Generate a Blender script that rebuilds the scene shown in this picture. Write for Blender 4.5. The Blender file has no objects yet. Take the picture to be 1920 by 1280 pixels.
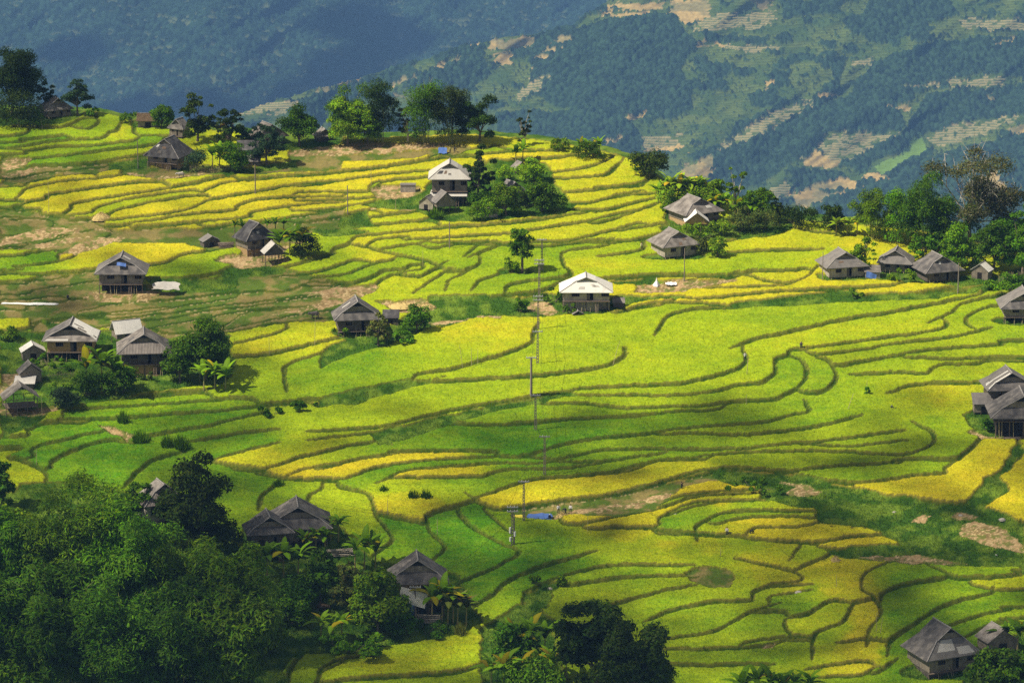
import bpy, math, random
import numpy as np
from math import radians as R, sin, cos, pi
from mathutils import Vector, Matrix
sc = bpy.context.scene
COL = sc.collection
# ------------------------------------------------------------ camera
F = 7300.0
PITCH = R(15)
CZ = 240.0
cam = bpy.data.cameras.new('camera'); co = bpy.data.objects.new('camera', cam); COL.objects.link(co)
co.location = (0, 0, CZ); co.rotation_euler = (pi/2-PITCH, 0, 0)
cam.sensor_width = 36; cam.lens = 36*F/1920; cam.clip_start = 10; cam.clip_end = 60000
sc.camera = co
# ------------------------------------------------------------ light
SUN_DIR = Vector((-0.80, -0.22, 1.12)).normalized()     # towards the sun
SUN_EL = math.asin(SUN_DIR.z); SUN_AZ = math.atan2(SUN_DIR.x, SUN_DIR.y)
w = bpy.data.worlds.new('World'); sc.world = w; w.use_nodes = True
nt = w.node_tree; bg = nt.nodes['Background']; sky = nt.nodes.new('ShaderNodeTexSky')
sky.sky_type = 'NISHITA'; sky.sun_disc = False; sky.sun_elevation = SUN_EL; sky.sun_rotation = SUN_AZ
# half the sky is covered by bright broken cloud
wtc = nt.nodes.new('ShaderNodeTexCoord'); wn = nt.nodes.new('ShaderNodeTexNoise'); wn.inputs['Scale'].default_value = 3.2; wn.inputs['Detail'].default_value = 6
wr = nt.nodes.new('ShaderNodeMapRange'); wr.inputs[1].default_value = .38; wr.inputs[2].default_value = .58
wm_ = nt.nodes.new('ShaderNodeMix'); wm_.data_type = 'RGBA'; wm_.inputs[7].default_value = (6.0, 5.8, 5.2, 1)
nt.links.new(wtc.outputs['Generated'], wn.inputs['Vector']); nt.links.new(wn.outputs[0], wr.inputs[0]); nt.links.new(wr.outputs[0], wm_.inputs[0])
nt.links.new(sky.outputs[0], wm_.inputs[6]); nt.links.new(wm_.outputs[2], bg.inputs[0]); bg.inputs[1].default_value = 0.05
sl = bpy.data.lights.new('sun', 'SUN'); so = bpy.data.objects.new('sun', sl); COL.objects.link(so)
sl.energy = 5.0; sl.angle = R(0.8); sl.color = (1.0, 0.91, 0.74)
so.rotation_euler = SUN_DIR.to_track_quat('Z', 'Y').to_euler()
sc.view_settings.view_transform = 'Standard'; sc.view_settings.look = 'None'
sc.view_settings.gamma = 1; sc.view_settings.use_curve_mapping = False
sc.view_settings.exposure = 0.52
sc.render.engine = 'CYCLES'
cy = sc.cycles
cy.max_bounces = 6; cy.diffuse_bounces = 3; cy.glossy_bounces = 2; cy.transmission_bounces = 4
cy.transparent_max_bounces = 6; cy.volume_bounces = 0; cy.use_denoising = False
cy.sample_clamp_indirect = 5
# ------------------------------------------------------------ helpers
def tag(o, label=None, cat=None, group=None, kind=None):
    if label: o['label'] = label
    if cat: o['category'] = cat
    if group: o['group'] = group
    if kind: o['kind'] = kind
    return o
def empty(name, loc, rz=0):
    o = bpy.data.objects.new(name, None); COL.objects.link(o)
    o.location = loc; o.rotation_euler = (0, 0, rz); o.empty_display_size = 0.5
    return o
def npmesh(name, V, Fq, mat=None, col=None, uv=None, parent=None, smooth=False):
    V = np.asarray(V, np.float32).reshape(-1, 3); Fq = np.asarray(Fq, np.int32)
    me = bpy.data.meshes.new(name)
    n, k = Fq.shape
    me.vertices.add(len(V)); me.vertices.foreach_set('co', V.ravel())
    me.loops.add(n*k); me.loops.foreach_set('vertex_index', Fq.ravel())
    me.polygons.add(n); me.polygons.foreach_set('loop_start', np.arange(0, n*k, k, dtype=np.int32))
    if smooth: me.polygons.foreach_set('use_smooth', np.ones(n, bool))
    if col is not None:
        a = me.attributes.new('col', 'FLOAT_COLOR', 'POINT')
        c = np.ones((len(V), 4), np.float32); c[:, :3] = col; a.data.foreach_set('color', c.ravel())
    me.update(calc_edges=True)
    o = bpy.data.objects.new(name, me); COL.objects.link(o)
    if mat: me.materials.append(mat)
    if parent: o.parent = parent
    return o
def hash2(ix, iy, seed):
    h = (ix.astype(np.int64)*374761393 + iy.astype(np.int64)*668265263 + seed*1442695041) & 0x7fffffff
    h = ((h ^ (h >> 13))*1274126177) & 0x7fffffff
    return ((h ^ (h >> 16)) & 0xffff).astype(np.float32)/65535.0
def vnoise(x, y, seed=0):
    ix = np.floor(x); iy = np.floor(y); fx = x-ix; fy = y-iy
    fx = fx*fx*(3-2*fx); fy = fy*fy*(3-2*fy)
    a = hash2(ix, iy, seed); b = hash2(ix+1, iy, seed); c = hash2(ix, iy+1, seed); d = hash2(ix+1, iy+1, seed)
    return (a*(1-fx)+b*fx)*(1-fy)+(c*(1-fx)+d*fx)*fy
def fbm(x, y, seed=0, o=4):
    s = 0; a = .5; t = 0
    for k in range(o):
        s = s+a*vnoise(x*2**k, y*2**k, seed+k*17); t += a; a *= .5
    return s/t
def catmull(P, n=12):
    P = [np.array(p, float) for p in P]
    if len(P) < 3: 
        return np.array([P[0]+(P[-1]-P[0])*t for t in np.linspace(0, 1, n*2)])
    Q = [2*P[0]-P[1]]+P+[2*P[-1]-P[-2]]; out = []
    for i in range(1, len(Q)-2):
        p0, p1, p2, p3 = Q[i-1:i+3]
        for t in np.linspace(0, 1, n, endpoint=False):
            out.append(.5*((2*p1)+(-p0+p2)*t+(2*p0-5*p1+4*p2-p3)*t*t+(-p0+3*p1-3*p2+p3)*t**3))
    out.append(P[-1]); return np.array(out)
def inpoly(px, py, poly):
    m = np.zeros(px.shape, bool); n = len(poly)
    for i in range(n):
        x1, y1 = poly[i]; x2, y2 = poly[(i+1) % n]
        if y1 == y2: continue
        c = ((y1 > py) != (y2 > py)) & (px < (x2-x1)*(py-y1)/(y2-y1)+x1)
        m ^= c
    return m
# node material helper
def mat(name, base=(.5, .5, .5), rough=.8, attr=False, var=.0, scale=1.0, bump=0.0, bscale=None, col2=None, stripes=None, trans=0.0, coord='Object', spec=.3, detail=4, objrand=0.0):
    m = bpy.data.materials.new(name); m.use_nodes = True; t = m.node_tree; N = t.nodes; L = t.links
    bs = N['Principled BSDF']; bs.inputs['Roughness'].default_value = rough
    bs.inputs['Specular IOR Level'].default_value = spec
    tc = N.new('ShaderNodeTexCoord')
    if attr:
        c = N.new('ShaderNodeAttribute'); c.attribute_name = 'col'; cur = c.outputs['Color']
    else:
        c = N.new('ShaderNodeRGB'); c.outputs[0].default_value = (*base, 1); cur = c.outputs[0]
    nz = N.new('ShaderNodeTexNoise'); nz.inputs['Scale'].default_value = scale; nz.inputs['Detail'].default_value = detail
    L.new(tc.outputs[coord], nz.inputs['Vector'])
    if col2:
        mx = N.new('ShaderNodeMix'); mx.data_type = 'RGBA'; rp = N.new('ShaderNodeMapRange')
        rp.inputs[1].default_value = .42; rp.inputs[2].default_value = .62
        L.new(nz.outputs[0], rp.inputs[0]); L.new(rp.outputs[0], mx.inputs[0]); L.new(cur, mx.inputs[6]); mx.inputs[7].default_value = (*col2, 1); cur = mx.outputs[2]
    if stripes:                                  # (uv frequency, depth)
        fr, dp = stripes
        uvn = N.new('ShaderNodeUVMap'); wv = N.new('ShaderNodeTexWave'); wv.wave_type = 'BANDS'; wv.bands_direction = 'X'
        wv.inputs['Scale'].default_value = fr; wv.inputs['Distortion'].default_value = .6; wv.inputs['Detail'].default_value = 2; wv.inputs['Detail Scale'].default_value = 2
        L.new(uvn.outputs[0], wv.inputs[0])
        st = N.new('ShaderNodeTexNoise'); mp = N.new('ShaderNodeMapping'); mp.inputs['Scale'].default_value = (fr*1.2, .25, 1)
        L.new(uvn.outputs[0], mp.inputs[0]); L.new(mp.outputs[0], st.inputs[0]); st.inputs['Scale'].default_value = 1; st.inputs['Detail'].default_value = 3
        ad = N.new('ShaderNodeMath'); ad.operation = 'ADD'; L.new(wv.outputs['Fac'], ad.inputs[0]); L.new(st.outputs[0], ad.inputs[1])
        rp = N.new('ShaderNodeMapRange'); rp.inputs[1].default_value = .3; rp.inputs[2].default_value = 1.5; rp.inputs[3].default_value = 1-dp; rp.inputs[4].default_value = 1+dp*.7
        L.new(ad.outputs[0], rp.inputs[0])
        hs = N.new('ShaderNodeMix'); hs.data_type = 'RGBA'; hs.blend_type = 'MULTIPLY'; hs.inputs[0].default_value = 1
        L.new(cur, hs.inputs[6]); L.new(rp.outputs[0], hs.inputs[7]); cur = hs.outputs[2]
        stripe_out = wv.outputs['Fac']
    if var or objrand:
        rp = N.new('ShaderNodeMapRange'); rp.inputs[1].default_value = .3; rp.inputs[2].default_value = .7; rp.inputs[3].default_value = 1-var; rp.inputs[4].default_value = 1+var
        L.new(nz.outputs[0], rp.inputs[0]); f = rp.outputs[0]
        hs = N.new('ShaderNodeMix'); hs.data_type = 'RGBA'; hs.blend_type = 'MULTIPLY'; hs.inputs[0].default_value = 1
        L.new(cur, hs.inputs[6]); L.new(f, hs.inputs[7]); cur = hs.outputs[2]
    L.new(cur, bs.inputs['Base Color'])
    if bump:
        n2 = N.new('ShaderNodeTexNoise'); n2.inputs['Scale'].default_value = bscale or scale*4; n2.inputs['Detail'].default_value = 3
        L.new(tc.outputs[coord], n2.inputs['Vector'])
        b = N.new('ShaderNodeBump'); b.inputs['Strength'].default_value = 1; b.inputs['Distance'].default_value = bump
        if stripes:
            a2 = N.new('ShaderNodeMath'); a2.operation = 'ADD'; L.new(n2.outputs[0], a2.inputs[0]); L.new(stripe_out, a2.inputs[1]); L.new(a2.outputs[0], b.inputs['Height'])
        else: L.new(n2.outputs[0], b.inputs['Height'])
        L.new(b.outputs[0], bs.inputs['Normal'])
    if trans:
        tr = N.new('ShaderNodeBsdfTranslucent'); ms = N.new('ShaderNodeMixShader'); ms.inputs[0].default_value = trans
        L.new(cur, tr.inputs[0]); L.new(bs.outputs[0], ms.inputs[1]); L.new(tr.outputs[0], ms.inputs[2])
        L.new(ms.outputs[0], N['Material Output'].inputs[0])
    return m
# bare yards round the buildings: x, y, rx, ry, kind (picture positions)
YARDS = [(320, 322, 60, 9, 'olive'), (840, 385, 70, 30, 'grass'), (480, 492, 70, 12, 'soil'), (400, 462, 45, 7, 'olive'), (230, 553, 75, 9, 'soil'), (130, 677, 65, 9, 'grass'), (690, 628, 70, 14, 'grass'),
(1100, 583, 60, 9, 'grass'), (1310, 430, 75, 14, 'grass'), (1262, 484, 60, 6, 'grass'), (1585, 524, 60, 6, 'grass'), (1680, 515, 60, 16, 'grass'), (1760, 530, 70, 8, 'grass'), (1840, 526, 40, 8, 'grass'),
(1900, 607, 40, 8, 'grass'), (1890, 815, 70, 12, 'soil'), (1880, 790, 70, 30, 'grass'), (550, 1010, 100, 40, 'grass'), (785, 1155, 85, 22, 'grass'), (1775, 1262, 90, 16, 'grass'), (1880, 1225, 60, 18, 'grass'), (300, 965, 70, 20, 'grass'),
(280, 237, 30, 6, 'grass'), (50, 775, 60, 8, 'soil'), (978, 514, 22, 4, 'grass'), (957, 514, 18, 4, 'grass')]
# terrace edges traced tile by tile: (x0, y0, scale, polylines)
TR = [
(0, 60, 3.0, """0,600 80,595 150,580|0,635 120,615 250,605 355,592|0,665 60,665 200,640 400,615 540,612 590,600|0,700 150,680 300,655 480,650 700,625 770,612|20,735 200,722 400,700 600,672 800,650 900,635|160,762 350,755 530,745 700,715 860,680|340,548 420,520 460,495|475,555 530,540 555,515 545,490|620,570 660,560 670,540|150,545 330,548|750,530 765,580 850,590 960,588|0,835 100,822 250,795 420,775 580,760|0,880 150,850 330,815 500,800|0,955 90,945 150,890 300,855 450,838 600,825 680,815|0,995 90,985 170,965 255,945 270,925 400,905 600,875 880,848|100,1005 220,1005 240,1028 350,1035 400,1000 425,970 600,940 900,895 1100,860 1280,820|325,1043 500,1030 540,1000 620,970 800,935 1060,900 1140,908 1165,893 1300,850 1500,830 1700,815 1920,800|415,1060 590,1052 620,1030 700,1000 900,955 1140,925|600,1068 900,1035 1050,1010 1130,975 1165,955 1250,940 1450,905 1700,860 1920,845|600,1095 770,1080 900,1060 1100,1030 1310,1010 1340,985 1450,950 1700,935 1920,930|770,1102 950,1090 1200,1070 1400,1050 1410,1028 1500,1005 1750,975 1920,965|1190,1104 1300,1085 1500,1070 1700,1040 1920,1000|0,1150 100,1150 200,1135 290,1095 300,1070|0,1040 60,1055 200,1045 290,1060"""),
(560, 140, 3.0, """760,460 900,450 960,430 1060,420 1110,408|0,580 200,560 400,540 600,510 700,490 850,465 1000,460 1200,440 1430,435 1440,425|0,635 200,610 400,580 550,560 730,545|1080,500 1250,478 1400,480 1550,460|400,635 450,610 600,590 740,580|0,670 150,665 300,670 420,660|0,715 200,710 400,700 465,690|0,775 200,760 400,725 430,715|0,830 200,805 400,770|300,825 500,800 680,780|290,865 500,850 730,830|415,915 600,890 800,870 1000,860 1200,845 1450,810 1630,780|620,935 900,920 1200,900 1400,865 1640,830 1800,790 1920,770|1380,560 1500,550 1650,520 1720,490|1400,590 1550,590 1700,575 1740,560 1790,515|1460,675 1600,665 1750,645 1920,630|1500,735 1650,730 1770,690 1920,660|1520,770 1640,775 1750,770 1850,740 1920,715|1320,950 1500,945 1620,920 1740,890 1850,860 1920,845|750,950 900,950 1100,950 1300,970 1500,960 1650,940 1920,935|385,970 450,935 600,920|600,970 700,950 730,945|755,985 850,965 960,955 1110,965|965,1000 1000,970 1060,965|1010,1010 1080,980 1110,970|1490,1080 1480,1030 1490,1005 1600,980 1730,965|1760,1020 1850,1010 1920,990|0,1075 100,1040 190,1020 200,990|0,1130 120,1120 220,1090 320,1050|80,1150 230,1140 350,1100 450,1060 520,1050|60,1190 300,1180 420,1140 480,1110 600,1095 630,1075|410,1200 480,1150 560,1120 690,1100 700,1065|680,1140 740,1110 790,1085|690,1200 780,1140 830,1110|840,1185 850,1160 950,1110 1010,1080 1020,1060|1000,1190 1020,1165 1100,1140 1170,1120|1180,1200 1300,1170 1500,1150 1530,1125|280,960 330,920 430,905|470,990 560,975 640,960|380,975 450,1000 560,1020 700,1050 790,1085"""),
(1120, 240, 2.4, """0,225 50,215 90,175|0,275 100,270 200,250 235,230|0,340 80,315 230,300|0,385 100,360 240,325|0,435 120,400 250,350|0,480 150,460 330,430|0,520 150,510 330,470|60,575 180,560 210,545|580,515 680,495 780,485 835,470|590,570 750,558 960,553|650,660 760,695 860,705 940,680 970,650|0,690 100,680 250,670 400,670 600,675 700,655 850,650 940,642|520,725 700,722 850,715|370,770 490,775 800,745 1080,730 1300,720 1395,700|130,825 200,805 300,790 480,795 620,805 900,790 1090,770|1170,760 1400,755 1600,730 1700,740|275,910 320,850 400,825 500,812 620,812|650,980 700,960 860,925 1100,870 1300,840 1500,800 1700,760 1920,725|1530,865 1600,830 1650,790 1800,760 1920,745|1660,885 1670,850 1750,815 1850,790|860,440 960,465 1100,480"""),
(0, 360, 2.909, """0,270 100,240 250,215|0,300 150,265 300,240 440,215|60,315 200,290 370,235|330,345 480,290 600,230|0,360 150,340 300,320|0,440 80,415 250,400 400,360|0,455 330,448 510,430|0,505 150,490 350,465|800,410 900,395 1000,350 1150,325|800,482 1000,482 1180,455 1320,390 1335,350|0,560 200,530 500,490|450,650 700,600 900,590 1100,570 1280,545|200,710 500,680 800,655 1000,620 1200,590 1280,575|550,730 700,700 900,690 1100,650 1300,630 1500,600 1700,570 1862,540|940,770 1200,740 1330,660 1500,640 1700,620 1862,600|1250,765 1450,725 1640,700 1862,680|1260,840 1400,805 1550,760|1280,905 1450,892 1600,865 1862,800|1560,1070 1550,1000 1570,950 1700,900 1862,860|1570,420 1650,400 1780,360 1820,330|1560,462 1700,452 1800,425 1862,400|1700,490 1862,505|500,1150 700,1130 900,1110 1100,1095|340,1225 360,1205 500,1190 800,1170 1100,1150 1340,1135|350,1250 650,1240 900,1220 1200,1200 1500,1165 1862,1130|1300,550 1450,545 1550,545 1700,490|0,765 100,760 170,745|0,830 120,810 240,775|0,640 150,620 330,600|260,600 500,577 700,562|600,692 900,662 1200,622 1500,588 1700,560|800,742 1100,692 1300,650 1560,630|950,800 1250,750 1400,715 1700,655 1862,640|0,590 200,577 330,570|300,690 600,660 900,625"""),
(600, 440, 2.783, """590,365 800,345 1030,320 1200,280 1300,212|700,390 850,382 1020,355|485,770 520,740 700,710 870,660 1000,620 1100,575 1110,540 1125,500|0,890 150,850 350,810 480,775|480,775 700,770 900,760 1150,745 1400,715 1510,690 1590,640 1590,615|0,1035 200,1025 350,1010 500,970 700,925 900,890 1100,855 1310,825|1320,820 1500,805 1781,795|1340,845 1600,845 1781,850|0,1075 200,1050 320,1040|300,1060 450,1020 640,970 900,920 1100,875|1170,885 1400,890 1600,915 1781,912|670,990 900,1000 1100,990 1300,970 1600,955 1781,940|380,1140 600,1140 900,1140 930,1165 1080,1165 1250,1110 1400,1080 1600,1060 1781,1040|0,1145 150,1110 290,1085|0,1230 200,1180 380,1150|140,1280 300,1220 500,1190 700,1175 920,1165|350,1280 450,1240 700,1215 940,1200 1150,1200 1350,1160 1500,1130 1640,1130 1781,1125|410,1275 700,1270 850,1265 950,1235 1100,1230 1300,1225 1500,1190 1781,1150|1250,1275 1500,1250 1650,1210 1781,1185|1590,400 1700,380 1781,370|1080,1165 1300,1195 1450,1190"""),
(1240, 600, 2.824, """670,190 690,165 850,150 1100,115 1300,90 1450,65 1510,40 1500,10|795,185 870,190 1080,165 1180,140 1400,115 1550,100 1690,65|1000,240 1200,205 1400,170 1600,155 1800,140 1915,120|1310,205 1500,215 1700,210 1920,205|1070,290 1250,285 1400,290 1440,260 1500,240 1640,240 1750,215 1920,215|1250,375 1320,350 1500,340 1720,335|0,355 130,345 280,310 400,270 450,220 430,165|525,345 560,325 605,285 605,215|685,390 740,350 770,300 760,240 720,205|785,395 870,380 920,330 920,280 880,220 820,200|0,410 150,405 300,385 400,355|0,470 200,465 400,440 590,430|0,500 100,490 300,480|0,600 150,580 350,565 550,550 700,510 780,490 770,460|0,612 200,607 450,617 700,595 900,560 1000,530|0,690 200,695 450,690 650,665 800,660 1000,635 1220,605|800,670 1000,680 1240,655|220,725 400,710 700,700 1000,710 1280,725 1400,690 1445,650 1430,600 1380,575|0,750 150,745 220,725|1250,750 1400,745 1560,745 1680,650 1690,630|720,805 900,785 1250,762|720,830 900,860 1100,865 1350,830 1500,820 1500,790 1560,750|1030,895 1150,930 1400,965 1600,980 1750,950 1830,910 1800,870 1770,830 1900,730 1890,660|0,860 150,820 250,800 400,790 700,810|1700,1000 1800,1050 1920,1080|0,975 100,940 250,920 490,905|0,1055 150,1000 300,970 520,962|180,1130 200,1090 300,1040 500,1020 790,1022|300,1090 400,1060 600,1048 790,1058|500,1112 700,1105 815,1088|0,1135 180,1135 350,1145 450,1160|530,1170 700,1182 850,1187 1000,1160 1165,1148|850,1210 1000,1228 1150,1222 1250,1212"""),
(0, 720, 3.84, """640,135 800,115 1100,100 1450,75|1100,375 1300,340 1500,310 1650,270 1900,210|0,400 200,340 350,290 600,285|240,535 230,490 300,450 450,420 600,375 730,350|370,605 370,570 500,500 650,440 800,410 900,420|920,720 980,650 1080,570 1180,530 1240,515|1450,410 1600,385 1750,360 1920,345|1600,540 1700,510 1920,455|0,470 60,530 160,560 320,640 330,700 290,800|1700,620 1920,640"""),
(0, 800, 2.667, """1300,390 1310,350 1360,310 1380,285|1120,190 1290,220 1370,210 1500,165 1707,115|1450,250 1550,215 1707,190|1290,235 1450,265 1600,270 1707,270|1440,1280 1450,1220 1500,1150 1580,1110|1590,1270 1620,1230 1707,1190"""),
(440, 880, 3.2, """435,220 450,160 520,115|830,220 790,150 640,110|830,220 850,280 930,390 940,440 850,510|850,272 950,290 1140,325 1150,290 1250,250 1340,225|1150,290 1170,370 1250,460 1250,500 1180,560|1340,230 1360,290 1450,370 1600,450 1690,490 1690,530 1560,600 1370,680|1470,810 1560,750 1620,700 1700,650 1792,620|1500,250 1620,360|560,1290 700,1265 1000,1250 1300,1230 1460,1190|320,1260 350,1180 430,1100 510,1080|500,1270 530,1200 650,1150 750,1140|1640,900 1720,840 1740,770 1792,740"""),
(860, 860, 3.0, """180,205 400,130 700,105 950,75 1080,30 1200,10 1380,10|90,235 150,268 250,292 500,252 800,217 1000,182 1200,122 1400,87|570,345 600,372 720,372 900,332 1100,292 1190,267 1350,217 1650,202|730,398 900,392 1110,392 1130,345 1200,300 1350,250 1690,242|1340,430 1340,390 1450,330 1600,300 1900,310|1130,412 1340,432 1500,442|120,820 200,770 260,710 400,640 600,580 715,545|370,790 380,760 500,700 700,640 900,610 1250,610|600,720 800,690 1000,670 1270,665|860,830 1000,790 1150,750 1270,730|1100,900 1200,860 1400,820 1640,805|1190,1020 1400,990 1500,950 1640,870 1750,840|1190,1080 1400,1080 1700,1060 1880,1010|1220,1165 1500,1165 1700,1160|1650,800 1660,760 1750,730 1920,720|380,850 350,840 260,890"""),
(1400, 860, 3.048, """270,555 300,510|350,610 420,580 470,555|660,690 700,650 810,600|660,690 660,760 740,820 765,900 700,990 690,1050|760,830 780,780 900,730 1110,695|810,1100 820,1050 950,960 1100,860 1250,810 1400,770|1190,950 1350,900 1500,870|1100,650 1200,690 1400,690 1560,670|1310,730 1585,760|1300,1000 1400,950 1500,930|35,800 50,770 150,730 300,710 315,680 250,650 0,590|130,820 150,790 300,770|0,890 60,880 200,880 230,900|240,920 350,900 400,870 490,820|220,930 225,980 270,1030|375,1120 380,1040 420,990 550,940 600,850 620,830|590,1050 690,1040|0,1060 200,1030 260,1040|410,1200 550,1180 690,1170|480,1250 650,1240 745,1200|820,1180 750,1230"""),
]
# ripeness seeds: x y value (0 fresh green, .5 lime, 1 gold)
SEEDS = """60,262,.12 200,275,.18 120,300,.12 250,250,.3 120,240,.55 230,250,.75 300,258,.2 240,290,.55 190,232,.3 100,335,.85 60,360,.85 200,345,.85 300,340,.85 150,375,.82 250,365,.85 350,355,.88 420,370,.85 500,345,.9 300,390,.85 450,390,.85 580,330,.9 650,310,.92 700,325,.9 620,350,.88 680,345,.9 560,370,.85 600,385,.85 650,365,.85 760,300,.9 700,380,.75 480,405,.7 40,430,.4 60,440,.3
830,268,.95 900,275,.9 980,295,.9 1040,300,.92 1060,315,.8 1100,330,.75 1150,335,.7 1180,345,.75 1100,370,.7 1180,365,.7 1130,395,.65 1190,390,.65 1060,425,.7 900,420,.75 750,440,.7 850,450,.6 1000,435,.65 1150,420,.7 1200,410,.7 1200,440,.65 1100,450,.55 700,405,.6
620,480,.3 660,470,.6 700,485,.75 760,470,.45 800,500,.4 870,470,.35 720,510,.3 640,510,.3 700,530,.5 760,530,.65 830,520,.4 880,500,.35 900,480,.3 950,540,.3 930,470,.3 1030,500,.3 1000,540,.35 850,555,.5 930,565,.65 1080,490,.55 1120,500,.65 1180,490,.55 1250,505,.45 1350,500,.4 1160,465,.5 1300,470,.5 1400,450,.7 1450,440,.7 1500,465,.65 1600,460,.8 1680,470,.85 1450,500,.45 1550,470,.6 1450,520,.75 1400,530,.8 1480,545,.8 1400,558,.85 1300,560,.85 1230,570,.8 1550,540,.85 1700,540,.85 1650,550,.8 1180,545,.85
1100,600,.45 1000,600,.8 900,615,.85 950,640,.7 850,640,.65 750,640,.5 650,690,.15 700,670,.1 600,720,.3 800,690,.35 900,680,.4 1060,620,.4 1150,640,.42 1250,620,.42 1100,680,.45 1200,690,.45 1320,680,.38 1300,640,.35 1350,600,.45 1500,590,.4 1450,620,.42 1600,600,.42 1700,580,.42 1800,565,.45 1600,640,.5 1700,620,.5 1520,650,.6 1650,640,.5 1800,610,.4 1870,620,.4 1750,650,.45 1850,650,.45 1820,670,.4 1650,690,.4 1760,690,.42 1850,690,.42
1700,720,.5 1780,730,.75 1760,760,.8 1600,740,.3 1640,760,.3 1550,770,.25 1500,700,.2 1470,690,.15 1560,700,.3 1430,700,.4 1420,740,.35 1330,735,.4 1300,760,.4 1250,740,.4 1150,740,.45 1400,770,.3 1450,780,.25 1300,790,.2 1200,800,.2 1100,800,.1 1000,800,.12 850,820,.12 900,840,.08 1150,770,.3 1050,765,.3 950,770,.3 850,770,.35 700,790,.42 800,760,.45 900,740,.45 600,800,.4 650,750,.45 500,800,.3 700,830,.35 1150,830,.2 1250,820,.3 1400,820,.4 1500,820,.45 1600,810,.45 1700,820,.4 1650,850,.45 1500,845,.5 1400,860,.5 1600,870,.4 1700,870,.35 1780,830,.35 1750,790,.3 1780,780,.5 1840,800,.6 1850,830,.7 1800,870,.92 1870,860,.95 1750,900,.95 1650,920,.9 1800,930,.95 1880,960,.95 1910,920,.9 1900,880,.9
560,690,.25 560,720,.3 520,650,.6 600,635,.75 480,660,.8 500,625,.6 550,660,.7 640,650,.7 380,740,.25 300,760,.15 200,780,.15 350,790,.15 420,760,.2 480,750,.25 500,710,.35 470,700,.4 400,830,.12 330,800,.12 500,830,.18 100,810,.12 50,840,.15 130,840,.12 220,860,.12 250,880,.12 180,890,.1 100,880,.15 320,870,.15 40,890,.6 50,920,.7 100,900,.2 500,865,.75 600,850,.75 550,885,.9 650,875,.92 750,860,.9 850,855,.9 700,840,.3 800,870,.15 700,900,.15 850,905,.2 800,895,.85 880,890,.9 950,880,.2 1100,860,.2 1200,860,.25 900,850,.1 1050,880,.25 1200,880,.75 1000,930,.85 1100,915,.85 950,940,.85 1250,900,.7 1300,880,.75 600,905,.5 520,905,.2 480,900,.15 470,930,.3 520,930,.35 560,920,.4 620,950,.55 660,960,.6 690,990,.6 720,950,.85 800,955,.9 780,990,.15 720,1000,.2 850,1000,.12 900,960,.1 900,1010,.12 800,1050,.15 950,1060,.1 1000,1020,.15 900,1080,.12 1050,1020,.2 1080,1050,.15 880,1120,.12 1000,1090,.15
1100,970,.9 1200,940,.88 1300,925,.9 1390,920,.9 1150,985,.8 1200,975,.85 1350,945,.92 1250,990,.3 1330,965,.3 1300,1000,.35 1400,960,.3 1450,965,.3 1430,985,.9 1500,1000,.92 1600,1010,.92 1520,990,.9 1640,1020,.9 1100,1000,.7 1200,1020,.6 1300,1040,.6 1400,1060,.65 1250,1010,.5 1400,1020,.4 1500,1050,.6 1350,1060,.5 1550,1040,.6 1600,1060,.85 1620,1090,.85 1500,1080,.7 1450,1100,.7 1600,1120,.7 1560,1130,.6 1620,1150,.8 1630,1180,.75 1100,1080,.35 1200,1070,.35 1080,1110,.45 1200,1100,.4 1150,1120,.6 1250,1140,.4 1350,1150,.4 1450,1160,.35 1300,1180,.4 1450,1190,.4 1200,1180,.5 1350,1210,.5 1450,1230,.4 1300,1250,.4 1550,1200,.4 1580,1180,.35 1600,1220,.8 1600,1260,.85 1500,1140,.3 1520,1110,.3 1550,1170,.6
1680,1090,.2 1700,1130,.25 1750,1110,.3 1850,1075,.35 1750,1070,.3 1900,1100,.7 1850,1120,.3 1800,1150,.25 1880,1140,.3 1700,1200,.2 1660,1230,.2 1680,1160,.2 1900,1170,.3 1700,1260,.2
900,1200,.7 800,1220,.65 700,1250,.65 850,1240,.6 600,1250,.4 560,1240,.5 520,1220,.3 650,1270,.6 870,1180,.7 930,1200,.4 480,1250,.15
1130,990,.85 1180,1008,.8 1250,1022,.75 1330,1035,.8 1400,1048,.8 1460,1065,.8 1500,1085,.85 1540,1070,.8 1580,1085,.9 1560,1110,.85 1600,1105,.9 1625,1120,.9 1640,1150,.9 1620,1170,.9 1600,1200,.9 1590,1225,.8 1625,1215,.9 1640,1235,.9 1610,1262,.9 1545,1110,.8 1500,1102,.8 1440,1085,.7 150,470,.9 250,460,.95 350,470,.9 100,510,.4 400,500,.25 330,510,.25 350,480,.8 60,485,.15 50,505,.2 30,610,.7 30,640,.2 140,547,.7 150,585,.5 410,520,.3 440,530,.4 500,535,.85 480,600,.7"""
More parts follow.
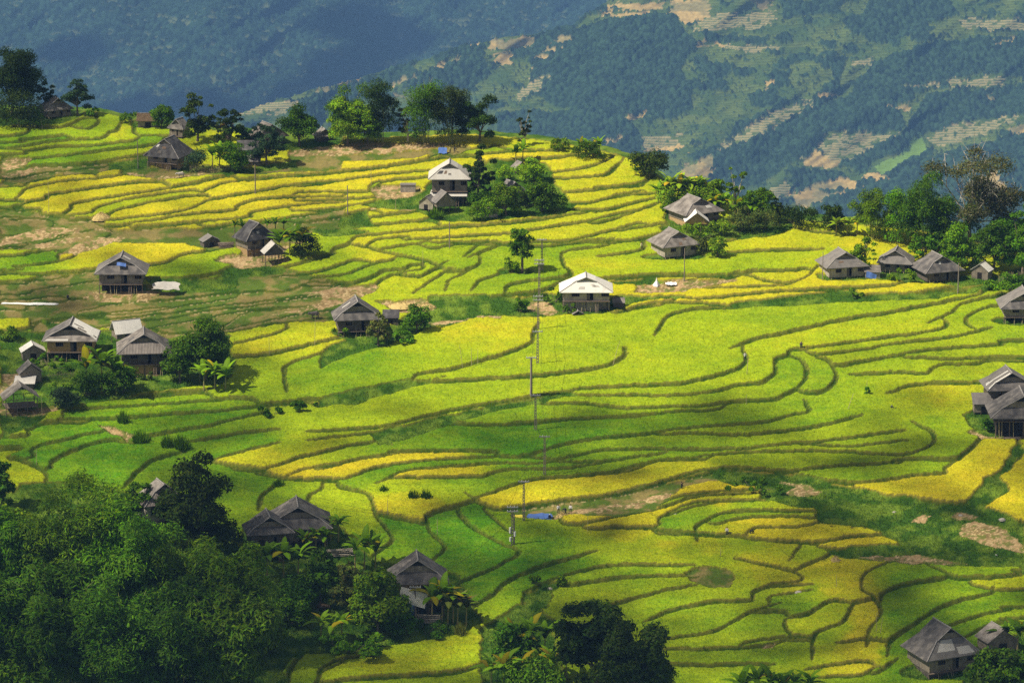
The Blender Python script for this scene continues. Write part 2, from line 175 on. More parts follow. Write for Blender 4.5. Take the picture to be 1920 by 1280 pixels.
# ground kinds other than rice: soil, olive (cut stubble with weeds), grass, sand
GP = [
('soil', 560, 140, 3., "-60,410 100,402 300,398 560,390 870,393 840,410 760,425 500,445 300,455 100,470 0,490 -60,500"),
('olive', 560, 140, 3., "-60,470 300,458 760,432 900,405 960,425 880,455 700,470 400,490 200,505 -60,530"),
('soil', 560, 140, 3., "410,655 480,635 600,625 690,640 700,665 600,700 480,708 440,690"),
('soil', 560, 140, 3., "410,770 560,740 700,710 720,760 560,775"),
('grass', 560, 140, 3., "430,715 560,700 700,670 760,700 700,760 420,760 370,740"),
('grass', 560, 140, 3., "0,850 180,815 400,775 420,850 300,860 420,900 200,925 80,905"),
('grass', 560, 140, 3., "720,830 740,600 1100,480 1380,500 1400,600 1480,660 1560,740 1500,790 1200,835 900,850"),
('olive', 0, 60, 3., "0,700 150,740 160,765 350,760 640,745 850,690 860,760 1280,770 1640,770 1660,730 1920,700 1920,790 1500,815 1280,815 900,845 690,815 670,790 300,815 0,885"),
('soil', 0, 60, 3., "0,720 130,725 150,755 0,785"), ('soil', 0, 60, 3., "0,795 220,765 240,790 0,830"),
('soil', 0, 60, 3., "690,800 900,775 1060,775 1200,800 1000,835 880,845 860,820"),
('grass', 0, 60, 3., "600,780 620,740 850,710 850,770 700,790"), ('grass', 0, 60, 3., "1160,800 1640,740 1660,770 1300,815"),
('olive', 0, 60, 3., "0,1010 100,1000 330,1050 600,1060 600,1100 780,1110 1190,1105 1300,1090 1920,1010 1920,1110 1760,1120 1700,1200 1000,1200 600,1190 400,1150 0,1190"),
('soil', 0, 60, 3., "0,1165 250,1120 420,1095 430,1110 100,1190 0,1210"),
('soil', 0, 60, 3., "430,1130 450,1100 600,1100 700,1140 640,1180 420,1200 330,1240 300,1200"),
('olive', 0, 360, 2.909, "0,270 300,200 440,190 660,215 660,260 440,345 320,320 0,325"),
('soil', 0, 360, 2.909, "0,265 280,190 430,195 440,212 0,300"), ('soil', 0, 360, 2.909, "80,318 300,262 390,240 500,240 330,300"), ('soil', 0, 360, 2.909, "330,345 480,262 660,225 650,262 440,345"),
('olive', 0, 360, 2.909, "0,500 350,455 530,440 560,520 850,520 1180,480 1320,400 1340,420 1560,430 1700,470 1900,510 1900,700 1560,720 1240,765 1000,880 900,780 560,740 180,760 170,700 0,700"),
('soil', 0, 360, 2.909, "450,570 850,545 860,580 700,605 500,590"), ('soil', 0, 360, 2.909, "1630,560 1862,520 1862,540 1700,575"), ('soil', 0, 360, 2.909, "1400,685 1600,650 1862,590 1862,605 1640,665"),
('soil', 0, 360, 2.909, "1340,310 1560,300 1560,400 1380,420 1330,360"),
('grass', 0, 360, 2.909, "800,490 1180,470 1320,400 1560,430 1560,460 1300,470 1280,540 1000,560 860,550"),
('grass', 0, 360, 2.909, "0,860 240,790 250,700 560,750 900,790 1250,780 1280,920 1280,1000 1200,1060 880,1100 500,1150 250,1190 240,1260 0,1280"),
('soil', 0, 360, 2.909, "0,1000 80,1000 80,1090 0,1110"), ('soil', 0, 360, 2.909, "0,1215 180,1195 260,1180 240,1230 60,1235"), ('soil', 0, 360, 2.909, "740,960 880,950 880,1010 740,1015"),
('grass', 0, 360, 2.909, "0,780 230,765 240,840 100,900 0,900"),
('grass', 600, 440, 2.783, "600,330 1000,330 1030,345 1160,300 1300,330 1600,330 1640,370 1600,400 1150,430 900,430 600,490 560,500 460,560 150,640 0,700 0,600 300,500 560,380"),
('soil', 600, 440, 2.783, "820,430 940,425 930,445 830,445"), ('soil', 600, 440, 2.783, "1085,345 1170,340 1230,400 1180,415 1090,390"), ('soil', 600, 440, 2.783, "570,455 800,440 740,455 590,470"),
('soil', 600, 440, 2.783, "150,270 280,260 290,300 200,330 0,400 0,310"), ('soil', 600, 440, 2.783, "300,350 560,345 600,380 420,420"),
('grass', 600, 440, 2.783, "0,860 300,800 480,765 600,765 680,740 540,780 350,835 150,885 0,900"),
('grass', 600, 440, 2.783, "290,1060 420,1015 640,945 1100,862 1300,832 1340,845 1100,885 700,985 420,1085 320,1105"),
('grass', 0, 0, 1., "740,840 700,820 720,805 760,800 735,830"),
('soil', 1120, 240, 2.4, "160,710 260,690 380,685 500,685 640,680 640,700 380,745 170,750"),
('grass', 1120, 240, 2.4, "70,690 240,680 300,690 170,705 80,710"), ('grass', 1120, 240, 2.4, "60,770 400,760 360,770 130,800 60,800"), ('grass', 1120, 240, 2.4, "1080,735 1160,730 1200,760 1600,740 1900,690 1920,720 1500,770 1200,790 600,810 620,795"),
('grass', 1120, 240, 2.4, "300,420 330,380 560,440 860,430 880,460 640,500 500,520 380,460"), ('soil', 1120, 240, 2.4, "360,430 520,440 540,480 460,480"),
('grass', 1120, 240, 2.4, "1250,640 1400,640 1650,690 1920,640 1920,700 1640,720 1400,700 1300,680"),
('grass', 1240, 600, 2.824, "250,800 400,790 720,820 1030,900 1400,972 1600,985 1900,660 1920,700 1780,830 1840,910 1700,1000 1920,1090 1920,1250 1250,1250 1260,1205 1160,1130 815,1085 790,1010 520,960 490,890 270,860"),
('grass', 1400, 860, 3.048, "380,400 780,430 870,510 1585,540 1585,690 1560,640 1100,625 800,595 560,575 450,530 600,520 880,505 760,430"),
('soil', 1400, 860, 3.048, "180,110 300,130 430,180 420,205 240,220 215,195 290,155 180,130"), ('soil', 1400, 860, 3.048, "1215,370 1320,350 1480,400 1585,500 1585,540 1400,500 1240,440"), ('soil', 1400, 860, 3.048, "960,350 1010,315 1060,325 1020,370"), ('soil', 1400, 860, 3.048, "1160,330 1200,305 1330,330 1300,345 1200,345"), ('soil', 1400, 860, 3.048, "640,560 800,550 1000,560 1250,605 1100,610 820,590"),
('soil', 860, 860, 3., "1270,660 1360,625 1480,650 1530,700 1520,742 1460,735 1440,690 1380,720"), ('olive', 860, 860, 3., "1260,650 1380,610 1500,640 1545,700 1520,742 1400,738 1290,690"),
('olive', 860, 860, 3., "250,295 500,255 800,220 1200,130 1420,90 1480,130 1280,160 1190,240 1100,285 900,330 600,330 560,345 300,330"), ('soil', 860, 860, 3., "380,340 560,310 700,290 1200,190 1250,200 900,300 620,325 540,345"),
('grass', 860, 860, 3., "370,790 500,700 620,700 530,760 480,850 360,880"), ('soil', 860, 860, 3., "1690,1070 1800,1045 1760,1075"),
('grass', 0, 800, 2.667, "-500,400 60,330 100,290 400,290 700,350 1200,600 1500,560 1900,720 2000,830 1900,900 1800,980 1600,1080 1450,1180 1420,1300 1500,1900 -500,1900 -500,600"),
('grass', 0, 0, 1., "450,1040 640,1000 720,1060 860,1080 900,1170 860,1190 760,1210 640,1230 560,1225 500,1240 470,1160"),
('grass', 0, 0, 1., "900,1180 980,1130 1040,1170 1060,1290 900,1300"),
('soil', 0, 0, 1., "184,800 215,808 245,818 240,828 205,815"), ('grass', 0, 0, 1., "0,790 30,770 100,775 90,790 0,830"),
('grass', 0, 0, 1., "1810,1225 1920,1180 1980,1300 1800,1300"),
('grass', 0, 0, 1., "-300,180 110,185 160,215 100,238 60,235 -300,245"), ('grass', 0, 0, 1., "470,250 640,250 640,270 470,290"),
]
VTOP = [(-500, 212), (0, 214), (100, 216), (180, 218), (260, 234), (330, 246), (420, 256), (560, 262), (700, 267), (860, 261), (930, 264), (1000, 270), (1080, 284), (1155, 297), (1195, 312), (1225, 332), (1245, 352), (1330, 372), (1400, 405), (1480, 422), (1700, 440), (1800, 458), (1920, 482), (2100, 500), (2500, 520)]
# ------------------------------------------------------------ the terraced hillside
U0, U1, DU = -520.0, 2440.0, 2.5
V0, V1, DV = 60.0, 1500.0, 1.5
NU = int((U1-U0)/DU)+1; NV = int((V1-V0)/DV)+1
u = U0+np.arange(NU)*DU; v = V0+np.arange(NV)*DV            # v grows towards the viewer
PF = np.polyfit([1500, 1280, 1000, 640, 400, 225], [566, 600, 655, 735, 800, 868], 3)
def dbase(vv): return np.polyval(PF, vv)
def angz(vv): return np.tan(PITCH+np.arctan((vv-640)/F))
def axis_t(y, z):                                            # camera-space depth of a world point
    return y*cos(PITCH)-(z-CZ)*sin(PITCH)
UU, VV = np.meshgrid(u, v)
nzu = (fbm(UU/45, VV/20, 3, 3)-.5)*2; nzv = (fbm(UU/45, VV/20, 9, 3)-.5)*2
WU = UU+nzu*15; WV = VV+nzv*5.5                                # warped picture coordinates for soft polygon borders
EDGE = np.zeros((NV, NU), bool); BANK = np.zeros((NV, NU), bool)
def stamp(M, a, b, ru, rv):
    i0 = max(0, int((a-ru-U0)/DU)); i1 = min(NU, int((a+ru-U0)/DU)+2); j0 = max(0, int((b-rv-V0)/DV)); j1 = min(NV, int((b+rv-V0)/DV)+2)
    if i1 <= i0 or j1 <= j0: return
    M[j0:j1, i0:i1] |= ((u[None, i0:i1]-a)/ru)**2+((v[j0:j1, None]-b)/rv)**2 <= 1
rng = np.random.default_rng(5)
EDGELINES = []
RAW = [[(x0+float(q.split(',')[0])/s, y0+float(q.split(',')[1])/s) for q in line.split()] for (x0, y0, s, txt) in TR for line in txt.split('|')]
DENSE = [catmull(P, 10) for P in RAW]
def snap(k, e):
    P = RAW[k]; q = np.array(P[e]); d = q-np.array(P[1 if e == 0 else -2]); d = d/(np.hypot(d[0], d[1]*2)+1e-6); best = None
    for j, D in enumerate(DENSE):
        if j == k: continue
        r = D-q; dist = np.hypot(r[:, 0], r[:, 1]*2.4); along = r[:, 0]*d[0]+r[:, 1]*2*d[1]*2
        ok = (dist < 48) & (along > .5*dist) & (dist > 3)
        if ok.any():
            m = int(np.argmin(np.where(ok, dist, 1e9)))
            if best is None or dist[m] < best[0]: best = (dist[m], tuple(D[m]))
    if best: return best[1]
    return (q[0]+d[0]*26, q[1]+d[1]*26)
for kk in range(len(RAW)):
    if True:
        P = list(RAW[kk]); line = ''; x0 = 0 if P[0][0] < 3 else 1
        if P[0][0] > 4: P = [snap(kk, 0)]+P
        if P[-1][0] < 1915: P = P+[snap(kk, -1)]
        if x0 == 0:                                          # run on beyond the picture's edges
            if P[0][0] < 3: P = [(P[0][0]-480, P[0][1]+rng.uniform(-30, 60))]+P
        if P[-1][0] > 1915: P = P+[(P[-1][0]+450, P[-1][1]+rng.uniform(-40, 40))]
        C = catmull(P, 14); EDGELINES.append(C)
        seg = np.hypot(np.diff(C[:, 0]), np.diff(C[:, 1])*2); L = np.concatenate([[0], np.cumsum(seg)])
        n = int(L[-1]/2)+2; q = np.linspace(0, L[-1], n)
        cx = np.interp(q, L, C[:, 0]); cyy = np.interp(q, L, C[:, 1])
        wob = rng.uniform(0, 99); cx += 1.6*(vnoise(q/14+wob, q*0, 4)-.5); cyy += 1.4*(vnoise(q/9+wob, q*0+7, 5)-.5)
        wd = 0.35+1.15*fbm(q/40+wob, q*0, 8, 3)
        taper = np.clip(np.minimum(q, L[-1]-q)/25, .35, 1)
        for a, b, k, tp in zip(cx, cyy, wd, taper):
            stamp(EDGE, a, b, max(1.8, 2.5*tp), max(1.5, 1.7*tp)); stamp(BANK, a, b+.6, 2.2*k*tp+.6, 1.15*k*tp+.45)
def solve(Wt, T, it, block, rho=.9996, init=None):
    """screened diffusion that stops at the terrace edges"""
    free = ~block
    ch = (free[:, 1:] & free[:, :-1]).astype(np.float32); cv = (free[1:] & free[:-1]).astype(np.float32)
    S = Wt.astype(np.float32)+1e-7; S[:, 1:] += ch; S[:, :-1] += ch; S[1:] += cv; S[:-1] += cv
    B = (Wt*T).astype(np.float32)+1e-7*T; x = (T if init is None else init).astype(np.float32).copy(); xp = x.copy(); om = 1.0
    for k in range(it):
        r = B.copy(); r[:, 1:] += ch*x[:, :-1]; r[:, :-1] += ch*x[:, 1:]; r[1:] += cv*x[:-1]; r[:-1] += cv*x[1:]
        r /= S
        om = 1/(1-rho*rho/2) if k == 1 else (1.0 if k == 0 else 1/(1-rho*rho*om/4))
        xn = om*(r-xp)+xp; xp = x; x = xn
    return x
def fillmask(x, block, it=40):
    x = x.copy(); b = block
    for k in range(it):
        y = x.copy(); y[1:-1, 1:-1] = .25*(x[2:, 1:-1]+x[:-2, 1:-1]+x[1:-1, 2:]+x[1:-1, :-2]); x[b] = y[b]
    return x
VT = np.interp(u, [p[0] for p in VTOP], [p[1] for p in VTOP])
VT = VT+2.0*(vnoise(u/40, u*0, 2)-.5)
VTg = VT[None, :]
Dist = dbase(VV); Zb = -Dist*angz(VV)
beyond = VV < VTg
e = np.maximum(VTg-VV, 0)
Dt = dbase(VTg); Zt = -Dt*angz(VTg)
Dist = np.where(beyond, Dt+e*1.5, Dist); Zb = np.where(beyond, Zt-(e*.05+np.minimum(e, 60)**2/60*.5+np.maximum(e-60, 0)*1.1), Zb)
Zf = solve(np.full((NV, NU), .0012), Zb, 420, EDGE | beyond)
Zf = fillmask(Zf, EDGE)
tilt = .73
G = np.where(beyond, Zb, Zf*(1-tilt)+Zb*tilt)
G = G+.25*(fbm(UU/60, VV/25, 21, 3)-.5)
# ripeness
T = np.full((NV, NU), .4, np.float32); Wt = np.full((NV, NU), 1e-5, np.float32)
for s_ in SEEDS.split():
    pass
sd = SEEDS.split(); pts = [(float(sd[i]), float(sd[i+1].split(',')[0])) for i in ()]
for a in SEEDS.replace('\n', ' ').split(' '):
    if not a: continue
    q = a.split(',')
    if len(q) == 3:
        # "x,y,val"
        X_, Y_, c_ = map(float, q)
    j = int((Y_-V0)/DV); i = int((X_-U0)/DU)
    Wt[max(0, j-2):j+3, max(0, i-4):i+5] = .25; T[max(0, j-2):j+3, max(0, i-4):i+5] = c_
Ycol = solve(Wt, T, 500, EDGE)
Ycol = fillmask(Ycol, EDGE)
Ycol = np.clip(Ycol, 0, 1)
# ground kinds
KIND = np.zeros((NV, NU), np.uint8); KN = {'soil': 1, 'olive': 2, 'grass': 3}
for (kd, x0, y0, s, txt) in GP:
    P = [tuple(map(float, q.split(','))) for q in txt.split()]; P = [(x0+a/s, y0+b/s) for a, b in P]
    xs = [p[0] for p in P]; ys = [p[1] for p in P]
    i0 = max(0, int((min(xs)-15-U0)/DU)); i1 = min(NU, int((max(xs)+15-U0)/DU)+1); j0 = max(0, int((min(ys)-8-V0)/DV)); j1 = min(NV, int((max(ys)+8-V0)/DV)+1)
    if i1 <= i0 or j1 <= j0: continue
    m = inpoly(WU[j0:j1, i0:i1], WV[j0:j1, i0:i1], P); KIND[j0:j1, i0:i1][m] = KN[kd]
KIND[beyond & (VV < VTg-4)] = 3
def project_v(Y, Z):
    t = axis_t(Y, Z); zc = (Z-CZ)*cos(PITCH)+Y*sin(PITCH)
    return 640-F*zc/t
XS = lambda Yd, Zd: (UU-960)/F*axis_t(Yd, Zd+CZ)
# house yards are cut out of the rice later: YARDS = [(px, py, rx, ry, kind)]
for (a, b, rx, ry, kd) in YARDS:
    m = (((WU-a)/rx)**2+((WV-b)/ry)**2) < 1; KIND[m] = KN[kd]
rice = (KIND == 0) & ~BANK
def blur(M, n):
    M = M.astype(np.float32)
    for k in range(n):
        M[1:-1, 1:-1] = (M[1:-1, 1:-1]*2+M[2:, 1:-1]+M[:-2, 1:-1]+M[1:-1, 2:]+M[1:-1, :-2])/6
    return M
rh = blur(rice, 1)
grain = vnoise(UU/3.1, VV/1.7, 31)-.5; gr2 = vnoise(UU/9, VV/4, 32)-.5
RiceH = rh*(.52+.16*grain+.10*gr2)
rough = np.where(KIND == 3, .35, np.where(KIND == 0, .12, .22))*(fbm(UU/11, VV/5, 41, 3)-.45)*1.3
rough = np.where(KIND == 3, rough+.55*np.maximum(0, fbm(UU/26, VV/11, 43, 3)-.5), rough)
ZG = G+rough*(1-rh)                                          # bare ground
Z = ZG+RiceH
# colours
def mixc(a, b, t): return a+(b-a)*t[..., None]
cG = np.array([.060, .180, .003], np.float32); cL = np.array([.262, .335, .005], np.float32); cY = np.array([.50, .405, .012], np.float32)
yy = np.clip(Ycol*.96-.07*np.clip((VV-760)/120, 0, 1)*(Ycol < .65)+.30*(fbm(UU/70, VV/20, 51, 4)-.5)+.12*(vnoise(UU/14, VV/3, 54)-.5)+.10*(vnoise(UU/4, VV/2, 52)-.5), 0, 1)
rc = np.where((yy < .5)[..., None], mixc(cG, cL, np.clip(yy/.5, 0, 1)), mixc(cL, cY, np.clip((yy-.5)/.5, 0, 1)))
rc = rc*(.84+.34*fbm(UU/20, VV/6, 57, 3))[..., None]*(.96+.08*vnoise(UU/2.6, VV/1.5, 58))[..., None]
RC = rc
stalk = mixc(np.array([.045, .095, .005], np.float32), np.array([.24, .19, .03], np.float32), np.clip(Ycol+.3*(vnoise(UU/4, VV/3, 55)-.5), 0, 1))
f1 = fbm(UU/24, VV/10, 61, 4); f2 = vnoise(UU/4, VV/2, 62)
bankc = mixc(np.array([.035, .075, .004], np.float32), np.array([.095, .115, .012], np.float32), np.clip((f1-.45)*4+.3*f2, 0, 1))
soilc = mixc(np.array([.33, .225, .11], np.float32), np.array([.20, .145, .06], np.float32), np.clip((f1-.45)*5+.5*f2, 0, 1))
soilc = mixc(soilc, np.array([.44, .33, .17], np.float32), (vnoise(UU/2.6, VV/1.5, 63) > .72).astype(np.float32))
soilc = mixc(soilc, np.array([.10, .13, .02], np.float32), (fbm(UU/9, VV/4, 66, 3) > .57).astype(np.float32)*.8)
olivec = mixc(np.array([.070, .115, .012], np.float32), np.array([.19, .155, .050], np.float32), np.clip((f1-.42)*5+.4*(f2-.5), 0, 1))
grassc = mixc(np.array([.038, .095, .006], np.float32), np.array([.120, .190, .015], np.float32), np.clip((f1-.42)*4+.5*(f2-.5), 0, 1))
C = bankc.copy()
K3 = KIND[..., None]
C = np.where(K3 == 1, soilc, C); C = np.where(K3 == 2, olivec, C); C = np.where(K3 == 3, grassc, C)
C = np.where((BANK & ~EDGE & (KIND == 2))[..., None], np.array([.30, .235, .11], np.float32)*(.8+.4*f2[..., None]), C); C = np.where((EDGE & (KIND == 2))[..., None], bankc*.8, C)
low = np.clip((rh-.25)/.4, 0, 1)
C = C*(1-low[..., None])+np.where((rh < .93)[..., None], stalk, rc)*low[..., None]
Xw = XS(Dist, Z); Yw = Dist
Xw = (UU-960)/F*axis_t(Yw, G+CZ)
idx = np.arange(NU*NV).reshape(NV, NU)
Fq = np.stack([idx[1:, :-1], idx[1:, 1:], idx[:-1, 1:], idx[:-1, :-1]], -1).reshape(-1, 4)
m_ground = mat('terrain', attr=True, rough=.95, var=.22, scale=2.2, bump=.10, bscale=5, spec=.1)
ter = npmesh('terraced_ground', np.stack([Xw, Yw, Z+CZ], -1), Fq, m_ground, col=C.reshape(-1, 3))
tag(ter, kind='structure')
PVv = project_v(Yw, ZG+CZ)
def ground(px, py):
    """the ground point seen at a picture position -> (x, y, z, pixels per metre)"""
    i = int(np.clip(round((px-U0)/DU), 0, NU-1)); colv = PVv[:, i]
    ok = np.where((colv <= py) & (VV[:, i] >= VT[i]-1))[0]
    j = ok.max() if len(ok) else int(np.argmin(abs(v-VT[i])))
    yw = float(Yw[j, i]); zw = float(ZG[j, i]+CZ); t = axis_t(yw, zw)
    return (px-960)/F*t, yw, zw, F/t
# ------------------------------------------------------------ rice plants as blades
def blades(name, n, seed, sel, h0, h1, wd, colsrc, label):
    rg = np.random.default_rng(seed)
    jj, ii = np.nonzero(sel)
    k = rg.integers(0, len(jj), n); j = jj[k]; i = ii[k]
    fj = rg.random(n)-.5; fi = rg.random(n)-.5
    j2 = np.clip(j+np.sign(fj).astype(int), 0, NV-1); i2 = np.clip(i+np.sign(fi).astype(int), 0, NU-1)
    bx = Xw[j, i]+(Xw[j, i2]-Xw[j, i])*abs(fi); by = Yw[j, i]+(Yw[j2, i]-Yw[j, i])*abs(fj)
    bz = np.minimum(Z[j, i], Z[j2, i])+CZ-.08
    hh = rg.uniform(h0, h1, n); a = rg.random(n)*2*pi; w_ = wd*rg.uniform(.6, 1.3, n)
    lx = rg.normal(0, .35, n)*hh; ly = rg.normal(0, .35, n)*hh
    P0 = np.stack([bx-np.cos(a)*w_, by-np.sin(a)*w_, bz], -1); P1 = np.stack([bx+np.cos(a)*w_, by+np.sin(a)*w_, bz], -1)
    P2 = np.stack([bx+lx, by+ly, bz+hh], -1)
    V = np.stack([P0, P1, P2], 1).reshape(-1, 3); f = np.arange(3*n).reshape(-1, 3)
    c = colsrc[j, i]*rg.uniform(.78, 1.22, (n, 1)); c = np.repeat(c[:, None], 3, 1).reshape(-1, 3)
    return tag(npmesh(name, V, f, m_blade, col=c), label, kind='stuff', cat='plants')
m_blade = mat('rice_leaf', attr=True, rough=.6, trans=.35, spec=.2)
inview = (UU > -350) & (UU < 2270) & (VV < 1420)
solid = (rh > .9) & inview & ~beyond
blades('rice_plants', 420000, 3, solid, .14, .40, .06, RC, 'ripening rice standing in the curved terraces')
edge = (rh > .05) & (rh < .95) & inview & ~beyond
blades('rice_field_edges', 110000, 4, edge, .25, .60, .06, RC*.8, 'ragged rice stalks along the rims of the terraces')
gsel = (rh < .1) & ((KIND == 3) | (KIND == 0)) & inview & ~beyond
blades('grass', 230000, 6, gsel, .15, .75, .07, grassc*1.5, 'rough dark grass on banks and waste ground')
# ------------------------------------------------------------ far mountains
def farhill(name, D0, dDdv, vb, vtop, uu, nrow, classes, seed, relief, crown, dback, back):
    """a hillside whose lowest row shows at picture height vb and whose crest shows at vtop(u)"""
    t = np.linspace(0, 1, nrow)[:, None]; vt = np.array([vtop(a) for a in uu])[None, :]
    VB = vb; V_ = VB+(vt-VB)*t; U_ = np.repeat(uu[None, :], nrow, 0)
    D = D0+(VB-V_)*dDdv+relief*(fbm(U_/210+V_/260, V_/340, seed, 3)-.5)*2+relief*.35*(fbm(U_/70+V_/60, V_/90, seed+5, 3)-.5)*2
    Zz = CZ-D*angz(V_)
    # crest falls away behind
    tb = np.linspace(0, 1, back+1)[1:, None]
    Db = D[-1:]+tb*dback; Zk = Zz[-1:]-tb**1.3*dback*.55
    Ub = np.repeat(uu[None, :], back, 0); Vb = np.repeat(V_[-1:], back, 0)
    U2 = np.concatenate([U_, Ub]); V2 = np.concatenate([V_, Vb]); D = np.concatenate([D, Db]); Zz = np.concatenate([Zz, Zk])
    X = (U2-960)/F*axis_t(D, Zz)
    cls, col, terr = classes(U2, V2)
    # tree crowns as domes on a jittered grid
    cs = crown; best = np.full(X.shape, 9.); bh = np.zeros(X.shape)
    gx = np.floor(X/cs); gy = np.floor(D/(cs*1.3))
    for dx in (-1, 0, 1):
        for dy in (-1, 0, 1):
            a, b = gx+dx, gy+dy
            ccx = (a+.5+.8*(hash2(a, b, 1)-.5))*cs; ccy = (b+.5+.8*(hash2(a, b, 2)-.5))*cs*1.3; r = .45+.35*hash2(a, b, 3)
            dd = np.sqrt(((X-ccx)/cs)**2+((D-ccy)/(cs*1.3))**2)/r
            hgt = np.sqrt(np.maximum(0, 1-dd*dd))*(.6+.8*hash2(a, b, 4)); up = hgt > bh
            bh = np.where(up, hgt, bh); best = np.where(up, hash2(a, b, 5), best)
    best = np.where(best > 1, .5, best)
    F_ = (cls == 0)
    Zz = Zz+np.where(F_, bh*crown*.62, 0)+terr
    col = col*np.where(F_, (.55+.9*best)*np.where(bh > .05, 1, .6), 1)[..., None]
    n0, n1 = X.shape; idx = np.arange(n0*n1).reshape(n0, n1)
    Fq = np.stack([idx[:-1, :-1], idx[:-1, 1:], idx[1:, 1:], idx[1:, :-1]], -1).reshape(-1, 4)
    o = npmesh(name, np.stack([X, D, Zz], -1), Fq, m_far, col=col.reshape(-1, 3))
    return tag(o, kind='structure'), (X, D, Zz, U2, V2)
m_far = mat('far_slope', attr=True, rough=.95, var=.15, scale=.12, spec=.05)
MT = [  # origin 1100,0 scale 2.341: 0 forest 1 grass 2 soil 3 brown terraces 4 bright green
(0, "0,110 250,60 380,60 430,130 500,190 460,230 400,300 450,400 460,480 400,530 200,500 0,500 -250,420 -250,200"),
(0, "-400,500 0,480 180,500 230,600 250,680 100,760 0,900 -400,900"),
(0, "1220,0 1560,0 1640,60 1440,120 1350,200 1220,180 1130,100 1200,60"), (0, "840,0 1130,0 1110,60 880,80"), (0, "580,0 640,0 600,40 560,30"),
(0, "460,800 560,650 740,580 1000,480 1150,420 1230,280 1480,200 1920,150 2300,120 2300,340 1920,340 1740,320 1500,400 1350,470 1400,570 1050,588 1050,660 950,700 870,740 750,815 620,820"),
(0, "1500,420 1920,370 2300,380 2300,480 1920,505 1620,550 1480,600 1250,725 1220,760 1110,735 1180,650 1400,570"), (0, "870,740 1100,740 1150,780 930,860 900,820"),
(0, "1000,870 1350,795 1500,700 1920,570 2300,560 2300,1200 1000,1200"), (0, "1080,840 1350,740 1500,690 1500,900 1080,900"),
(0, "430,690 560,640 740,510 960,440 1080,360 1080,280 1130,250 1100,420 960,520 760,640 560,760"),
(0, "600,170 660,160 680,190 610,200"), (0, "480,240 520,250 510,300 460,300"), (0, "1020,170 1090,180 1080,215 1030,205"), (0, "680,170 800,160 760,215 700,210"),
(0, "780,330 900,310 900,380 800,400"), (0, "640,300 760,310 720,350 650,340"),
(2, "110,15 330,10 325,45 120,45"), (2, "370,0 550,0 540,80 450,110 360,60"), (3, "560,60 830,50 830,110 650,130 470,150 480,110"), (2, "700,0 820,0 790,50 740,30"), (2, "500,190 600,190 600,202 500,203"),
(2, "60,60 280,55 275,72 60,72"), (3, "600,200 860,200 850,225 700,230"), (2, "250,640 420,640 430,655 350,668 250,662"), (3, "240,600 420,590 420,640 250,640"), (2, "410,740 540,680 560,740 540,780 430,785"),
(3, "540,680 640,610 860,470 990,445 990,460 830,560 640,645 560,660"), (2, "950,700 1000,670 1060,690 1110,710 1100,735 960,730"), (3, "1050,590 1380,588 1240,655 1110,712 1020,670"),
(3, "1485,600 1620,550 1900,508 1850,550 1600,632 1540,642"), (2, "1850,570 1920,540 2000,520 2000,600 1870,590"), (2, "900,860 1010,810 1160,780 1210,830 1100,862 960,905 900,892"), (0, "1030,830 1150,825 1130,850 1060,855"),
(2, "1210,770 1270,750 1340,790 1220,787"), (3, "1630,90 2100,90 2100,137 1640,132"), (3, "760,830 880,800 900,870 820,875"), (2, "1330,480 1400,460 1405,487"), (2, "1020,420 1110,415 1125,428 1030,430"),
(3, "1370,380 1560,370 1560,385 1380,395"), (3, "1170,270 1240,255 1235,285 1180,280"), (2, "180,510 260,495 250,512 190,522"), (2, "70,612 150,612 150,625 75,625"), (2, "1750,425 1775,422 1775,440 1750,440"), (3, "1600,350 1830,340 1830,380 1600,390"),
(2, "785,360 805,360 800,400 790,398"), (2, "1790,185 1850,170 1900,160 1850,180"), (2, "1720,790 1800,760 1850,850 1830,900 1760,890"), (4, "1275,735 1480,610 1500,645 1400,700 1310,785"),
]
ML = [  # origin 380,0 scale 2.4
(3, "140,500 200,470 400,455 430,465 380,510 190,520"), (2, "515,405 590,385 595,400 520,415"), (2, "610,380 690,350 700,365 630,390"), (2, "430,440 470,432 470,445"), (2, "1050,300 1165,255 1165,265 1060,312"),
(2, "1180,190 1235,180 1235,200 1190,205"), (2, "1280,200 1330,180 1480,175 1480,200 1420,225 1300,222"), (2, "1330,235 1390,240 1385,290 1350,300 1310,285"), (2, "1585,185 1650,165 1660,178 1600,192"), (2, "1535,215 1610,215 1605,232 1540,225"),
(3, "1410,430 1490,360 1550,345 1530,400 1430,455"), (2, "1470,310 1495,305 1490,328"), (2, "1500,262 1560,250 1555,270 1500,275"), (2, "850,380 960,345 965,360 860,390"), (2, "860,430 920,435 920,443 865,442"), (2, "1640,80 1500,130 1500,140 1640,92"),
(0, "960,360 1050,300 1250,260 1300,340 1180,420 960,420"), (0, "1100,200 1250,200 1180,250 1040,290 1000,250"), (0, "420,470 600,400 900,300 1000,250 850,400 600,500 420,560"), (0, "1560,110 1740,60 1640,150 1560,180"),
]
def wpoly(L, x0, y0, s): return [(k, [(x0+a/s, y0+b/s) for a, b in (tuple(map(float, q.split(','))) for q in t.split())]) for k, t in L]
MP = wpoly([p for p in ML if p[0] == 0], 380, 0, 2.4)+wpoly(MT, 1100, 0, 2.341)+wpoly([p for p in ML if p[0] != 0], 380, 0, 2.4)
